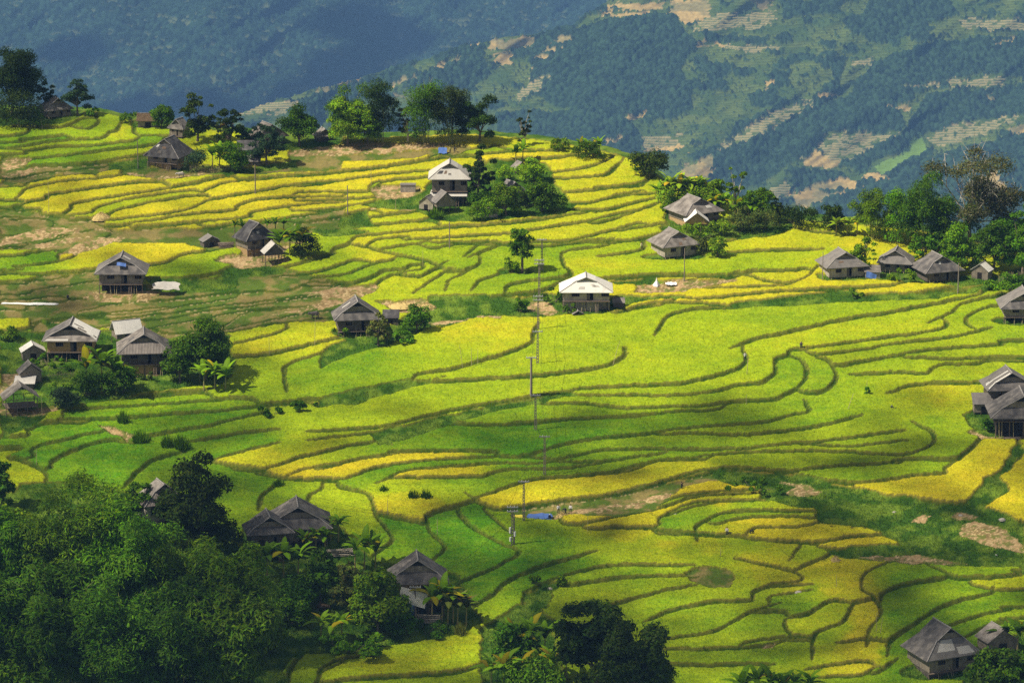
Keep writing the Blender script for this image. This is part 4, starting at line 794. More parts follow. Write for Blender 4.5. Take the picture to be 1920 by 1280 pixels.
def fit(B_, R_, W, H, zlow):
    """stretch the clump centres so that the crown fills its width and height"""
    B_ = B_.copy(); top = (B_[:, 2]+R_*.9).max(); bot = (B_[:, 2]-R_*.6).min(); B_[:, 2] = zlow+(B_[:, 2]-bot)*(H-zlow)/(top-bot)
    ex = np.percentile(np.abs(B_[:, 0])+R_*.85, 97); B_[:, 0] *= W/2/ex; B_[:, 1] *= min(1.2, W/2/ex); return B_
def tree(kind, px, py, wpx, hpx, tone='mid', label=None, group=None, trunk=.22, seed=None, dens=1.0):
    x, y, z, ppm = ground(px, py); W = wpx/ppm; H = hpx/ppm/.96; rg = np.random.default_rng(seed if seed is not None else int(px*7+py*13)); rd = random.Random(int(px*3+py))
    if py < 460: H *= 1.07; W *= 1.12 if kind not in ('banana', 'papaya', 'dead', 'thin') else 1
    if kind == 'bamboo': H *= 1.13
    if kind == 'lone': kind, trunk = 'round', .36
    near = min(1.3, max(.8, ppm/10))*(rd.uniform(1.0, 1.45) if py > 900 else 1)
    tv = rd.uniform(.8, 1.15); TN = (TONE[tone][0]*tv*rd.uniform(.75, 1.05), TONE[tone][1]*tv, TONE[tone][2]*tv)
    if kind in ('banana', 'papaya'):
        root = empty('banana_plant' if kind == 'banana' else 'papaya_tree', (x, y, z)); tag(root, label, 'plant' if kind == 'banana' else 'tree', group)
        nst = 1 if W < 3.2 else (2 if W < 5 else 3); V = []; Fc = []; cc = []
        for s in range(nst):
            stem = MB()
            ox = (s-(nst-1)/2)*W*.3+rd.uniform(-.2, .2); oy = rd.uniform(-.5, .5); hs = H*rd.uniform(.42, .54)*(1 if s != 1 else 1.05)
            stem.tube([(ox, oy, -.3), (ox+.05, oy, hs*.5), (ox+.1, oy, hs)], [.17, .13, .08], 7)
            stem.build('stem', m_banstem, root)
            nl = rd.randint(9, 13)
            for k in range(nl):
                az = 2*pi*(k*.382)+rd.uniform(-.3, .3); L = H*rd.uniform(.34, .62); up = rd.uniform(.7, 1.40) if k < nl-3 else rd.uniform(1.3, 1.5); wd_ = L*.085
                p = np.array([ox+.1, oy, hs*.97]); dr_ = np.array([cos(az)*cos(up), sin(az)*cos(up), sin(up)]); nseg = 7; mid = [p.copy()]
                for q in range(nseg):
                    p = p+dr_*L/nseg; dr_ = dr_+np.array([cos(az)*.07, sin(az)*.07, -rd.uniform(.14, .34)]) ; dr_ /= np.linalg.norm(dr_); mid.append(p.copy())
                side = np.array([-sin(az), cos(az), 0]); base = len(V); tn = rd.uniform(.6, 1.3); tn = np.array([tn*(2.2 if rd.random() < .14 else 1), tn, tn])
                for q, m_ in enumerate(mid):
                    f = q/nseg; ww_ = wd_*(.12+1.5*math.sin(pi*min(1, f*.93+.06))**.7)*(1 if q < nseg else .15)
                    V += [m_-side*ww_+np.array([0, 0, -.25*ww_]), m_, m_+side*ww_+np.array([0, 0, -.25*ww_])]
                    cc += [np.array(TONE[tone])*tn, np.array(TONE[tone])*tn*1.35, np.array(TONE[tone])*tn]
                for q in range(nseg):
                    b_ = base+q*3; Fc += [(b_, b_+1, b_+4, b_+3), (b_+1, b_+2, b_+5, b_+4)]
        npmesh('leaf_crown', V, Fc, leafmat('broadleaf', .35), col=np.array(cc), parent=root); return root
    if kind in ('shrub', 'tuft'):
        root = empty('shrub' if kind == 'shrub' else 'grass_clump', (x, y, z)); tag(root, label, 'bush' if kind == 'shrub' else 'grass clump', group)
        if kind == 'tuft':
            n = int(26*W*H)+50; a = rg.random(n)*2*pi; r_ = np.sqrt(rg.random(n))*W*.3; bx, by = r_*np.cos(a), r_*np.sin(a)*.7
            hh = H*rg.uniform(.45, 1.05, n)*(1-.5*(r_/(W*.3))**2); tx = bx*1.6+rg.normal(0, .25, n); ty = by*1.6+rg.normal(0, .25, n); w_ = .035
            P = np.stack([np.stack([bx-w_, by, bx*0-.1], 1), np.stack([bx+w_, by, bx*0-.1], 1), np.stack([(bx+tx)/2+w_, (by+ty)/2, hh*.65], 1), np.stack([tx, ty, hh], 1)], 1).reshape(-1, 3)
            c = np.repeat(np.array(TONE[tone])[None]*rg.uniform(.6, 1.5, (n, 1)), 4, 0)
            npmesh('blades', P, np.arange(4*n).reshape(-1, 4), leafmat('foliage'), col=c, parent=root)
            b = MB(); b.beam((0, 0, -.2), (0, 0, .25), W*.12, W*.06); b.build('root_crown', m_banstem, root); return root
        nb = max(4, int(W*H*.55)); bx = rg.uniform(-.38, .38, nb)*W; by = rg.uniform(-.3, .3, nb)*W; bz = H*(.25+.5*rg.random(nb)*(1-(bx/(W*.55))**2))
        B_ = np.stack([bx, by, bz], 1); R_ = np.minimum(W, H)*rg.uniform(.16, .30, nb); n = int(60*W*H*dens)+200
        B_ = fit(B_, R_, W, H, 0); C_, d, k = blobcloud(B_, R_, n, rg); C_[:, 2] = np.maximum(C_[:, 2], .05)
        leaves('foliage', C_, d, .42*near, TN, rg, root, bright=(.75+.5*rg.random(nb))[k])
        b = MB()
        for q in range(min(nb, 6)): b.beam((0, 0, -.2), tuple(B_[q]), .05, .02, 5)
        b.build('stems', m_bark, root); return root
    if kind == 'bamboo':
        root = empty('bamboo_clump', (x, y, z)); tag(root, label, 'bamboo', group)
        nc = max(6, int(W*.95)); b = MB(); Bl = []; Rl = []
        for c in range(nc):
            az = 2*pi*c/nc+rd.uniform(-.4, .4); r0 = rd.uniform(0, .14)*W; sp = rd.uniform(.12, .50)*W; hh = H*rd.uniform(.68, 1.14)*(1-.25*(sp/W)**1.2)
            pts = []; 
            for q in range(9):
                f = q/8; out = r0+(sp-r0)*f**1.8; zz = hh*(1.06*f-.16*f**4) if f < 1 else hh*.88; pts.append((cos(az)*out, sin(az)*out*.8, zz-.3*(q == 0)))
            b.tube(pts, [.07-.006*q for q in range(9)], 5)
            for q in range(int(4+hh*.20)):
                f = rd.uniform(.30, .6) if q == 0 else rd.uniform(.55, 1.0); i = min(7, int(f*8)); g = f*8-i; P = np.array(pts[i])*(1-g)+np.array(pts[i+1])*g
                s = H*rd.uniform(.07, .135)*(1.2-.35*f)+.3; P = P+np.array([cos(az), sin(az), 0])*rd.uniform(-.2, 1.0)*s; Bl.append(P); Rl.append(s)
        b.build('culms', m_culm, root); Bl = np.array(Bl); Rl = np.array(Rl); Bl = fit(Bl, Rl, W, H, H*.12); n = int(70*W*H*dens)
        C_, d, k = blobcloud(Bl, Rl, n, rg, .72, .7); C_[:, 2] -= (np.abs(d[:, 0])+np.abs(d[:, 1]))*Rl[k]*.35; C_[:, 2] = np.maximum(C_[:, 2], .1)
        leaves('crown', C_, d*.7+np.array([0, 0, .3]), .60*near, TN, rg, root, aspect=.28, hang=1.1, bright=(.7+.6*rg.random(len(Rl)))[k]); return root
    # broadleaf tree
    root = empty({'dead': 'bare_tree'}.get(kind, 'tree'), (x, y, z)); tag(root, label, 'tree', group)
    cz0 = H*trunk; ch = H-cz0; nb = {'round': 34, 'broad': 36, 'airy': 34, 'thin': 20, 'dead': 22, 'sparse': 18}.get(kind, 30)
    th = rg.random(nb)*2*pi; ph = np.arccos(1-2*rg.random(nb)*.82); rr = rg.random(nb)**.45
    k1 = {'round': .34, 'broad': .38, 'airy': .36, 'thin': .30, 'dead': .42, 'sparse': .36}.get(kind, .36)
    bx = W*k1*rr*np.sin(ph)*np.cos(th); by = W*k1*.85*rr*np.sin(ph)*np.sin(th); bz = cz0+ch*.50+ch*.44*rr*np.cos(ph)
    B_ = np.stack([bx, by, bz], 1); R_ = W*rg.uniform(.09, .19, nb)*{'thin': .75, 'airy': .8, 'sparse': .8}.get(kind, 1)
    if kind == 'round': R_ = W*rg.uniform(.15, .21, nb)
    B_ = fit(B_, R_, W, H, cz0*.8)
    b = MB(); m_t = m_palebark if kind in ('dead', 'thin') else m_bark; r0 = .03*H*.5+.1
    lx = rd.uniform(-.06, .06)*H; fork = (lx*.6, 0, cz0+ch*.12)
    b.tube([(0, 0, -.4), (lx*.3, 0, cz0*.6), fork], [r0*1.3, r0, r0*.8], 8)
    for q in range(nb if kind == 'dead' else min(nb, 14)):
        P = Vector(B_[q]); m1 = Vector(fork).lerp(P, .5)+Vector((rd.uniform(-.3, .3), rd.uniform(-.3, .3), rd.uniform(-.1, .5))); b.tube([fork, tuple(m1), tuple(P)], [r0*.5, r0*.3, r0*.10], 5)
        if kind in ('dead',):
            for s in range(7):
                e1 = P+Vector((rd.uniform(-1, 1), rd.uniform(-1, 1), rd.uniform(-.3, 1)))*W*.16; b.tube([tuple(m1.lerp(P, rd.random())), tuple(e1)], [.09, .03], 4)
                b.tube([tuple(e1), tuple(e1+Vector((rd.uniform(-1, 1), rd.uniform(-1, 1), rd.uniform(-.2, 1)))*W*.07)], [.05, .015], 4)
    b.build('trunk', m_t, root)
    n = int((1.45 if py < 460 else 1.0)*{'airy': 50, 'thin': 30, 'dead': 22, 'sparse': 38}.get(kind, 66)*W*H*dens)
    C_, d, k = blobcloud(B_, R_, n, rg, .5, .85)
    leaves('crown', C_, d, .50*near, TN, rg, root, bright=(.7+.6*rg.random(nb))[k]); return root
# ------------------------------------------------------------ figures grown from a skeleton
def skinned(name, joints, edges, radii, m, parent=None, sub=1):
    me = bpy.data.meshes.new(name); me.from_pydata(joints, edges, []); o = bpy.data.objects.new(name, me); COL.objects.link(o); me.materials.append(m)
    md = o.modifiers.new('skin', 'SKIN'); sk = me.skin_vertices[0] if len(me.skin_vertices) else None
    if sk is None:
        bpy.context.view_layer.update()
    if not len(me.skin_vertices): 
        bpy.context.view_layer.objects.active = o; bpy.ops.mesh.customdata_skin_add()
    for i, r_ in enumerate(radii): me.skin_vertices[0].data[i].radius = (r_, r_) if not isinstance(r_, tuple) else r_
    me.skin_vertices[0].data[0].use_root = True
    s = o.modifiers.new('sub', 'SUBSURF'); s.levels = sub; s.render_levels = sub
    if parent: o.parent = parent
    return o
def clothmat(name, top, low, zcut, skin=(.42, .25, .16), zskin=1.36):
    m = bpy.data.materials.new(name); m.use_nodes = True; t = m.node_tree; N = t.nodes; L = t.links; bs = N['Principled BSDF']; bs.inputs['Roughness'].default_value = .9
    tc = N.new('ShaderNodeTexCoord'); sx = N.new('ShaderNodeSeparateXYZ'); L.new(tc.outputs['Object'], sx.inputs[0]); r = N.new('ShaderNodeValToRGB')
    mr = N.new('ShaderNodeMapRange'); mr.inputs[1].default_value = 0; mr.inputs[2].default_value = 2; L.new(sx.outputs[2], mr.inputs[0]); L.new(mr.outputs[0], r.inputs[0])
    r.color_ramp.interpolation = 'CONSTANT'; e = r.color_ramp.elements; e[0].position = 0; e[0].color = (*low, 1); e[1].position = zcut/2; e[1].color = (*top, 1)
    k = e.new(zskin/2); k.color = (*skin, 1); L.new(r.outputs[0], bs.inputs['Base Color']); return m
def person(label, px, py, top=(.75, .72, .7), low=(.03, .03, .04), hat=None, pose='stand', face=0, name='person', h=1.62, hold=None):
    x, y, z, ppm = ground(px, py); root = empty(name, (x, y, z+.02), R(face)); tag(root, label, 'person'); m = clothmat('clothes', top, low, .86 if pose == 'stand' else .80, zskin=1.37 if pose == 'stand' else 5)
    if pose == 'stand':
        J = [(0, 0, .92), (0, 0, 1.12), (0, 0, 1.34), (0, -.01, 1.44), (0, -.02, 1.53), (0, -.02, 1.62), (-.19, 0, 1.33), (-.25, -.06, 1.05), (-.22, -.24, .90), (-.21, -.31, .87), (.19, 0, 1.33), (.27, -.02, 1.06), (.27, -.12, .82), (.27, -.15, .75),
             (-.10, 0, .86), (-.12, -.05, .48), (-.13, .03, .08), (-.13, -.10, .04), (.10, 0, .86), (.13, .03, .48), (.14, .08, .08), (.14, -.04, .04)]
    elif pose == 'bend':
        J = [(0, .25, .90), (0, .05, 1.02), (0, -.22, .98), (0, -.32, .92), (0, -.40, .86), (0, -.47, .82), (-.18, -.22, .94), (-.20, -.32, .66), (-.16, -.42, .42), (-.15, -.45, .35), (.18, -.22, .94), (.22, -.30, .66), (.20, -.44, .45), (.19, -.48, .38),
             (-.10, .25, .84), (-.13, .10, .47), (-.13, .22, .08), (-.13, .10, .04), (.10, .25, .84), (.14, .12, .47), (.14, .26, .08), (.14, .14, .04)]
    else:
        J = [(0, .05, .30), (0, 0, .50), (0, -.05, .72), (0, -.07, .82), (0, -.09, .91), (0, -.10, 1.0), (-.18, -.05, .70), (-.24, -.25, .52), (-.14, -.42, .40), (-.12, -.47, .38), (.18, -.05, .70), (.25, -.22, .5), (.16, -.42, .36), (.14, -.47, .34),
             (-.12, .02, .28), (-.18, -.34, .46), (-.16, -.28, .06), (-.16, -.42, .04), (.12, .02, .28), (.18, -.34, .46), (.17, -.28, .06), (.17, -.42, .04)]
    E = [(0, 1), (1, 2), (2, 3), (3, 4), (4, 5), (2, 6), (6, 7), (7, 8), (8, 9), (2, 10), (10, 11), (11, 12), (12, 13), (0, 14), (14, 15), (15, 16), (16, 17), (0, 18), (18, 19), (19, 20), (20, 21)]
    Rr = [.15, .15, .15, .06, .10, .08, .075, .055, .045, .04, .075, .055, .045, .04, .10, .075, .055, .05, .10, .075, .055, .05]
    skinned('body', J, E, Rr, m, root); hd = Vector(J[4])
    b = MB()
    if hat == 'cone': b.beam(hd+Vector((0, 0, .06)), hd+Vector((0, 0, .24)), .26, .01, 12); b.build('hat', m_stick, root)
    else:
        b.beam(hd+Vector((0, .03, .0)), hd+Vector((0, .01, .13)), .115, .07, 10); b.build('hair' if not hat else 'hat', m_void if not hat else m_sheet, root)
    if hold == 'sheaf':
        b = MB()
        rd = random.Random(int(px))
        for k in range(26): b.beam((rd.uniform(-.1, .1), .1, 1.35+rd.uniform(-.1, .1)), (.55+rd.uniform(-.25, .25), .05+rd.uniform(-.2, .2), 1.75+rd.uniform(-.2, .3)), .03, .01, 4)
        o = b.build('rice_sheaf', m_straw); o.location = root.location; tag(o, 'sheaf of cut rice carried on the shoulder of the dark-clothed walker', 'sheaf')
    return root
m_straw = mat('straw', (.48, .36, .14), var=.3, scale=5, bump=.05, bscale=14)
def buffalo(label, px, py, face=0, col=(.10, .085, .08), s=1.0):
    x, y, z, ppm = ground(px, py); m = mat('hide', col, var=.2, scale=4); root = empty('buffalo', (x, y, z), R(face)); root.scale = (s, s, s); tag(root, label, 'buffalo')
    J = [(0, 0, 1.0), (.55, 0, 1.02), (-.6, 0, 1.02), (-.95, 0, 1.08), (-1.25, 0, 1.0), (-1.5, 0, .82), (.5, .2, .8), (.62, .2, .45), (.56, .2, .05), (.5, -.2, .8), (.62, -.2, .45), (.56, -.2, .05), (-.55, .2, .8), (-.53, .2, .42), (-.55, .2, .05), (-.55, -.2, .8), (-.53, -.2, .42), (-.55, -.2, .05), (.85, 0, .95), (.98, 0, .5),
         (-1.2, .18, 1.18), (-1.05, .38, 1.36), (-1.2, -.18, 1.18), (-1.05, -.38, 1.36)]
    E = [(0, 1), (0, 2), (2, 3), (3, 4), (4, 5), (1, 6), (6, 7), (7, 8), (1, 9), (9, 10), (10, 11), (2, 12), (12, 13), (13, 14), (2, 15), (15, 16), (16, 17), (1, 18), (18, 19), (4, 20), (20, 21), (4, 22), (22, 23)]
    Rr = [(.36, .42), .36, .38, .24, .19, .12, .16, .09, .08, .16, .09, .08, .15, .09, .08, .15, .09, .08, .06, .03, .04, .015, .04, .015]
    skinned('body', J, E, Rr, m, root); return root
# ------------------------------------------------------------ houses: label, x, y of the front wall's foot, roof width, eave height, ridge height (picture units)
G1 = 'wooden farmhouses among the rice terraces'
H = house
H('dark roofed farmhouse half hidden by bushes at the top left corner of the hill', 102, 222, 72, 14, 38, rot=28, roof='brown', wall='wood', group=G1, stilt=.1)
H('roof end of a wooden house left of the dark tree, above the mud-walled farmhouse', 336, 262, 46, 20, 40, rot=-30, roof='brown', wall='wood', lower='mud', stilt=.35, group=G1)
H('large farmhouse with dark roof and yellow mud lower wall on the upper left slope', 316, 318, 96, 23, 57, rot=-22, wmf=.34, roof='black', wall='wood', lower='mud', stilt=.52, group=G1, dr=.95, patches=[('F', .08, .2, .72, .92, 'white')])
H('weathered dark roofed house behind bushes, left of the round tree on the ridge', 500, 274, 84, 16, 42, rot=32, roof='brown', wall='dark', group=G1, stilt=.2)
H('brown roof showing between the round tree and the bamboo on the ridge', 606, 264, 44, 10, 26, rot=20, roof='brown', wall='dark', group=G1, stilt=.1)
shed('small dark roofed shed with mud wall beside the bushes below the ridge', 464, 302, 42, 32, 'mono', roof='black', wall='mud')
shed('low grey roofed lean-to next to the woodpile left of the terraces bank', 472, 314, 34, 18, 'mono', roof='grey', wall='dark')
shed('thatched hut on short stilts in front of a leafy tree on the ridge', 278, 242, 44, 26, 'side', roof='thatch', wall='wood', stilt=.12, name='thatched_hut', cat='hut')
H('tall pale grey roofed house with two roof tiers in the tree cluster', 843, 386, 80, 50, 80, wmf=.38, roof='pale', wall='wood', lower='wood', stilt=.55, group=G1, dr=.9)
# its lower roof tier
def tier(hx, hy, wpx, dpx, zpx, label):
    x, y, z, ppm = ground(hx, hy); b = MB(); W = wpx/ppm; b.slab([(-W/2, 0, .9), (W/2, 0, .9), (W/2+.3, -2.0, 0), (-W/2-.3, -2.0, 0)], .1)
    o = b.build('porch_roof', ROOFM['pale']); return o, (x, y, z+zpx/ppm)
po, pl = tier(840, 386, 66, 0, 27, ''); par = [o for o in bpy.data.objects if o.get('label', '').startswith('tall pale grey')][0]
po.parent = par; po.location = (-.2, -2.45, 2.35)
shed('pair-roofed grey shed with open stall below the tall pale house, larger one', 832, 402, 52, 40, 'gable', rot=22, roof='grey', wall='wood', stilt=.35)
shed('small low shed with grey gabled roof at the left of the larger stall', 803, 398, 40, 28, 'gable', rot=-25, roof='grey', wall='pale', stilt=.15)
H('grey roofed house half behind trees on the right of the pale two-tier house', 958, 382, 62, 20, 42, rot=35, roof='grey', wall='wood', group=G1, stilt=.4)
shed('small open hut with brown roof above the tree cluster, below a banana plant', 974, 328, 34, 22, 'gable', rot=30, roof='brown', open_=True)
def blockbox(label, px, py, wpx, hpx, m):
    x, y, z, ppm = ground(px, py); W = wpx/ppm; Hh = hpx/ppm/.96; r = empty('water_tank', (x, y+.7, z)); tag(r, label, 'tank')
    b = MB(); b.box(-W/2, W/2, -.9, -.75, -.3, Hh); b.box(-W/2, W/2, .75, .9, -.3, Hh); b.box(-W/2, -W/2+.15, -.75, .75, -.3, Hh); b.box(W/2-.15, W/2, -.75, .75, -.3, Hh); b.build('wall', m, r)
    b = MB(); b.box(-W/2-.08, W/2+.08, -.98, .98, Hh, Hh+.1); b.build('lid', ROOFM['grey'], r); return r
blockbox('plain concrete tank standing on the bare patch left of the pale house', 765, 361, 28, 13, WM['stone'])
blockbox('concrete tank half hidden under the bushes below the tree cluster', 921, 409, 24, 14, WM['stone'])
H('black roofed house with bananas at its right on the left middle slope', 476, 478, 86, 28, 60, rot=36, wmf=.42, roof='black', wall='wood', stilt=.45, lower='mud', group=G1, dr=.75)
shed('white roofed stall with open stick front beside the black roofed house', 512, 497, 50, 40, 'gable', rot=18, roof='pale', wall='dark', stilt=.45)
shed('low grey roofed shed at the left of the black roofed house', 393, 464, 44, 20, 'gable', rot=25, roof='grey', wall='dark')
H('stilt house with a blue sheet in its gable and open ground floor', 227, 552, 98, 38, 70, wmf=.52, roof='grey', skirt='dark', wall='wood', lower='open', stilt=.50, group=G1, dr=.8, patches=[('L', .1, .9, .55, .98, 'dark')])
gx_, gy_, gz_, pp_ = ground(227, 552)
H('house with half white and half grey roof and a yellow bamboo wall', 132, 677, 104, 38, 70, wmf=.72, roof='dark', skirt='brown', wall='bamboo', lower='open', stilt=.45, gable='wood', group=G1, dr=.75, patches=[('R', .02, .98, .06, .94, 'white'), ('F', .05, .48, .05, .35, 'pale')])
shed('small shed with white roof left of the half white roofed house', 60, 676, 54, 30, 'gable', rot=14, roof='white', wall='wood')
shed('white roofed store on tall stilts behind the shingled house', 236, 650, 66, 46, 'side', rot=24, roof='white', wall='wood', stilt=.34)
H('large brown roofed house with shingled front roof and plaster base in the left village', 268, 704, 112, 42, 78, wmf=.50, roof='brown', skirt='shingle', wall='dark', lower='mud', stilt=.5, group=G1, dr=.85, rot=6)
shed('small hut with dark roof upper tier at the left edge', 55, 722, 54, 40, 'gable', rot=18, roof='dark', wall='wood', stilt=.12)
shed('tiny pale roofed coop in front of the dark roofed hut at the left edge', 46, 731, 40, 20, 'mono', roof='pale', wall='dark')
shed('open timber hut with brown roof at the lower left edge of the village', 36, 778, 80, 54, 'gable', rot=16, roof='brown', open_=True, dr=.7)
H('dark weathered house standing alone left of the bushes in the middle', 668, 630, 100, 30, 66, wmf=.62, roof='dark', skirt='dark', wall='dark', stilt=.30, lower='open', group=G1, dr=.75, rot=8)
shed('small dark annex with a flat roof right of the weathered house', 733, 612, 32, 26, 'mono', roof='black', wall='dark')
H('white roofed house with bleached plank walls in the centre of the fields', 1099, 583, 101, 36, 64, wmf=.36, roof='white', wall='pale', lower='pale', stilt=.55, gable='pale', group=G1, dr=.72, over=.07)
shed('tiny tent-like roof on the ground in front of the white roofed house', 1083, 597, 24, 13, 'gable', rot=10, roof='grey', open_=True)
shed('small plank lean-to at the right side of the white roofed house', 1160, 578, 24, 16, 'mono', roof='brown', wall='dark')
H('big brown roofed house beside the bananas on the right of the hill', 1302, 426, 114, 26, 54, rot=30, wmf=.38, roof='brown', wall='wood', lower='mud', stilt=.48, group=G1, dr=.9)
shed('small white roofed stall standing in front of the big brown roofed house', 1306, 437, 48, 38, 'gable', rot=3, roof='white', wall='bamboo', stilt=.42)
H('low brown roofed house at the edge of the bright field behind a thin pole', 1264, 484, 102, 22, 49, rot=24, wmf=.38, roof='brown', wall='pale', stilt=.12, group=G1, dr=.9)
H('grey roofed house leftmost of the three at the right of the bright field', 1580, 523, 98, 22, 50, rot=14, wmf=.44, roof='grey', wall='pale', stilt=.15, group=G1, dr=.85)
shed('lean-to with blue sheet wall attached right of the leftmost grey house', 1636, 523, 32, 20, 'mono', roof='brown', wall='stone')
H('house behind, middle one of the three grey roofs on the right', 1682, 512, 78, 18, 44, rot=-12, wmf=.5, roof='grey', wall='wood', stilt=.12, group=G1, dr=.85)
H('dark roofed house rightmost of the three by the field edge, pole in front', 1759, 530, 102, 20, 50, rot=20, wmf=.40, roof='dark', wall='dark', stilt=.15, group=G1, dr=.9, patches=[('F', .32, .42, .74, .92, 'white')])
shed('tiny shed with white roof at the foot of the dark trees on the right', 1842, 525, 46, 29, 'gable', rot=-28, roof='white', wall='wood')
H('wooden house on stilts cut by the right edge above the wide fields', 1922, 607, 96, 28, 60, wmf=.6, roof='grey', skirt='dark', wall='wood', lower='open', stilt=.45, group=G1, dr=.8)
H('house with pale striped roof sheets behind the darker one at the right edge', 1893, 770, 104, 40, 74, wmf=.62, roof='grey', skirt='dark', wall='dark', stilt=.3, group=G1, dr=.8, rot=6, patches=[('L', 0, .1, .1, .95, 'white'), ('L', .35, .42, .1, .95, 'white')])
shed('small plank shed with grey roof left of the two houses at the right edge', 1845, 778, 44, 34, 'mono', roof='grey', wall='wood', stilt=.12)
H('front house with plain dark roof and open ground floor at the right edge', 1918, 824, 126, 42, 84, wmf=.62, roof='dark', skirt='dark', wall='dark', lower='open', stilt=.85, group=G1, dr=.8)
H('house roof with pale shingles buried in trees at the lower left', 300, 985, 108, 40, 78, rot=24, wmf=.4, roof='brown', skirt='shingle', wall='stone', stilt=.2, group=G1)
H('smaller front house of the joined pair with grey plank gable behind bananas', 502, 1052, 104, 52, 86, rot=12, wmf=.66, roof='dark', skirt='dark', wall='dark', stilt=.2, group=G1, dr=.8)
H('wider rear house of the joined pair with low dark roof above the bananas', 556, 1030, 138, 40, 82, rot=6, wmf=.6, roof='dark', skirt='dark', wall='pale', stilt=.4, lower='open', group=G1, dr=.8)
H('plank gabled house with a white sheet hung on its front near the bottom', 782, 1158, 122, 66, 112, wmf=.60, roof='dark', skirt='dark', wall='bamboo', lower='open', stilt=.45, gable='wood', group=G1, dr=.75, rot=4)
H('large weathered house at the bottom right corner with ragged thatch edge', 1768, 1264, 150, 35, 90, rot=24, wmf=.46, roof='dark', skirt='grey', wall='wood', lower='dark', stilt=.25, group=G1, dr=.85, patches=[('F', .15, .55, .35, .95, 'pale'), ('F', .6, .9, .1, .5, 'pale')])
shed('small ramshackle shed behind the large weathered house at the bottom right', 1872, 1228, 86, 50, 'gable', rot=24, roof='brown', wall='wood')
# ------------------------------------------------------------ sheets and tarpaulins
def ground_at(X, Y):
    jf = np.interp(Y, Dist[:, 0][::-1], np.arange(NV)[::-1]); j = np.clip(jf.round().astype(int), 0, NV-1)
    zg = ZG[j, NU//2]+CZ
    for k in range(2):
        uu_ = 960+X*F/axis_t(Y, zg); i = np.clip(((uu_-U0)/DU).round().astype(int), 0, NU-1); zg = ZG[j, i]+CZ
    return zg
def cloth(label, px, py, w, d, m, name='tarpaulin', z0=.12, bumpy=.12, tilt=0, cat='sheet'):
    x, y, z, ppm = ground(px, py); n = 14; rg = np.random.default_rng(int(px)); W = w/ppm; D = d
    a, b = np.meshgrid(np.linspace(-1, 1, n), np.linspace(-1, 1, n)); zz = z0+bumpy*fbm(a*2+px, b*2, 3, 3)+tilt*(b+1)/2
    X_ = a*W/2*(1+.06*np.sin(b*5)); Y_ = b*D/2*(1+.08*np.sin(a*4+1))
    zz = zz+ground_at(x+X_, y+Y_)-z
    top = np.stack([X_, Y_, zz], -1).reshape(-1, 3); bot = top-[0, 0, .02]; i = np.arange(n*n).reshape(n, n)
    f = np.stack([i[:-1, :-1], i[:-1, 1:], i[1:, 1:], i[1:, :-1]], -1).reshape(-1, 4)
    o = npmesh(name, np.concatenate([top, bot]), np.concatenate([f, f[:, ::-1]+n*n]), m, smooth=True); o.location = (x, y, z); return tag(o, label, cat)
cloth('bright blue tarpaulin spread for threshing below the gold strip', 1012, 974, 46, 2.5, m_blue, tilt=.35)
cloth('small yellow sheet lying left of the blue threshing tarpaulin', 971, 970, 18, 1.6, m_yellow)
cloth('small blue tarpaulin at the end of the tan field on the hilltop', 830, 288, 16, 1.6, m_blue, tilt=.9)
cloth('crumpled white sheet lying beside the white tent cloth on the bare strip', 1258, 535, 20, 1.5, m_sheet, bumpy=.5)
cloth('light grey lean-to sheet sagging beside the stilt house with the blue gable', 312, 552, 50, 2.2, ROOFM['pale'], z0=1.0, tilt=.9, bumpy=.7)
cloth('pale strip added for the white reflections on the flooded seedbed at the left edge', 52, 570, 110, 1.0, m_sheet, bumpy=.05, z0=.05)  # white strip stands in for reflections on the water, painted as a sheet
def tent(label, px, py, w, h):
    x, y, z, ppm = ground(px, py); b = MB(); r = w/ppm/2; hh = h/ppm/.96; n = 9
    for k in range(n):
        a0, a1 = 2*pi*k/n, 2*pi*(k+1)/n; r0 = r*(1+.25*sin(a0*3)); r1 = r*(1+.25*sin(a1*3)); b.face([(cos(a0)*r0, sin(a0)*r0, 0), (cos(a1)*r1, sin(a1)*r1, 0), (cos(a1)*r*.25, sin(a1)*r*.25, hh*.55), (cos(a0)*r*.25, sin(a0)*r*.25, hh*.55)]); b.face([(cos(a0)*r*.25, sin(a0)*r*.25, hh*.55), (cos(a1)*r*.25, sin(a1)*r*.25, hh*.55), (0, 0, hh)])
    o = b.build('hanging_cloth', m_sheet); o.location = (x, y, z); return tag(o, label, 'sheet')
tent('white cloth gathered to a point on the bare strip right of the white house', 1231, 537, 14, 16)
def hungsheet(label, px, py, w, h, m, up, dy=-.2, rz=0, ry=14):
    x, y, z, ppm = ground(px, py); W = w/ppm; Hh = h/ppm; b = MB(); n = 8
    for k in range(n):
        f0, f1 = k/n, (k+1)/n; A = lambda f, t_: (-W/2+W*f, -.35*t_*2+.05*sin(f*9), Hh*(1-t_)+.15*sin(f*3+1)-.5*f*0)
        b.slab([A(f0, 0), A(f1, 0), A(f1, 1), A(f0, 1)], .03)
    o = b.build('hanging_sheet', m); o.location = (x, y+dy, z+up/ppm); o.rotation_euler = (0, R(ry), R(rz)); return tag(o, label, 'sheet')
hungsheet('large white sheet slung over the front of the plank gabled house', 772, 1158, 52, 26, ROOFM['white'], 34, dy=-1.6)
hungsheet('blue cloth on the wall of the lean-to by the leftmost grey house', 1631, 523, 20, 10, m_blue, 3, dy=-1.0)
hungsheet('dark blue cloth under the eaves of the plank gabled house', 772, 1158, 7, 20, m_blue, 12, dy=-.7)
hungsheet('blue sheet filling the gable of the open stilt house', 229, 552, 17, 5, m_blue, 54, dy=.35, ry=0)
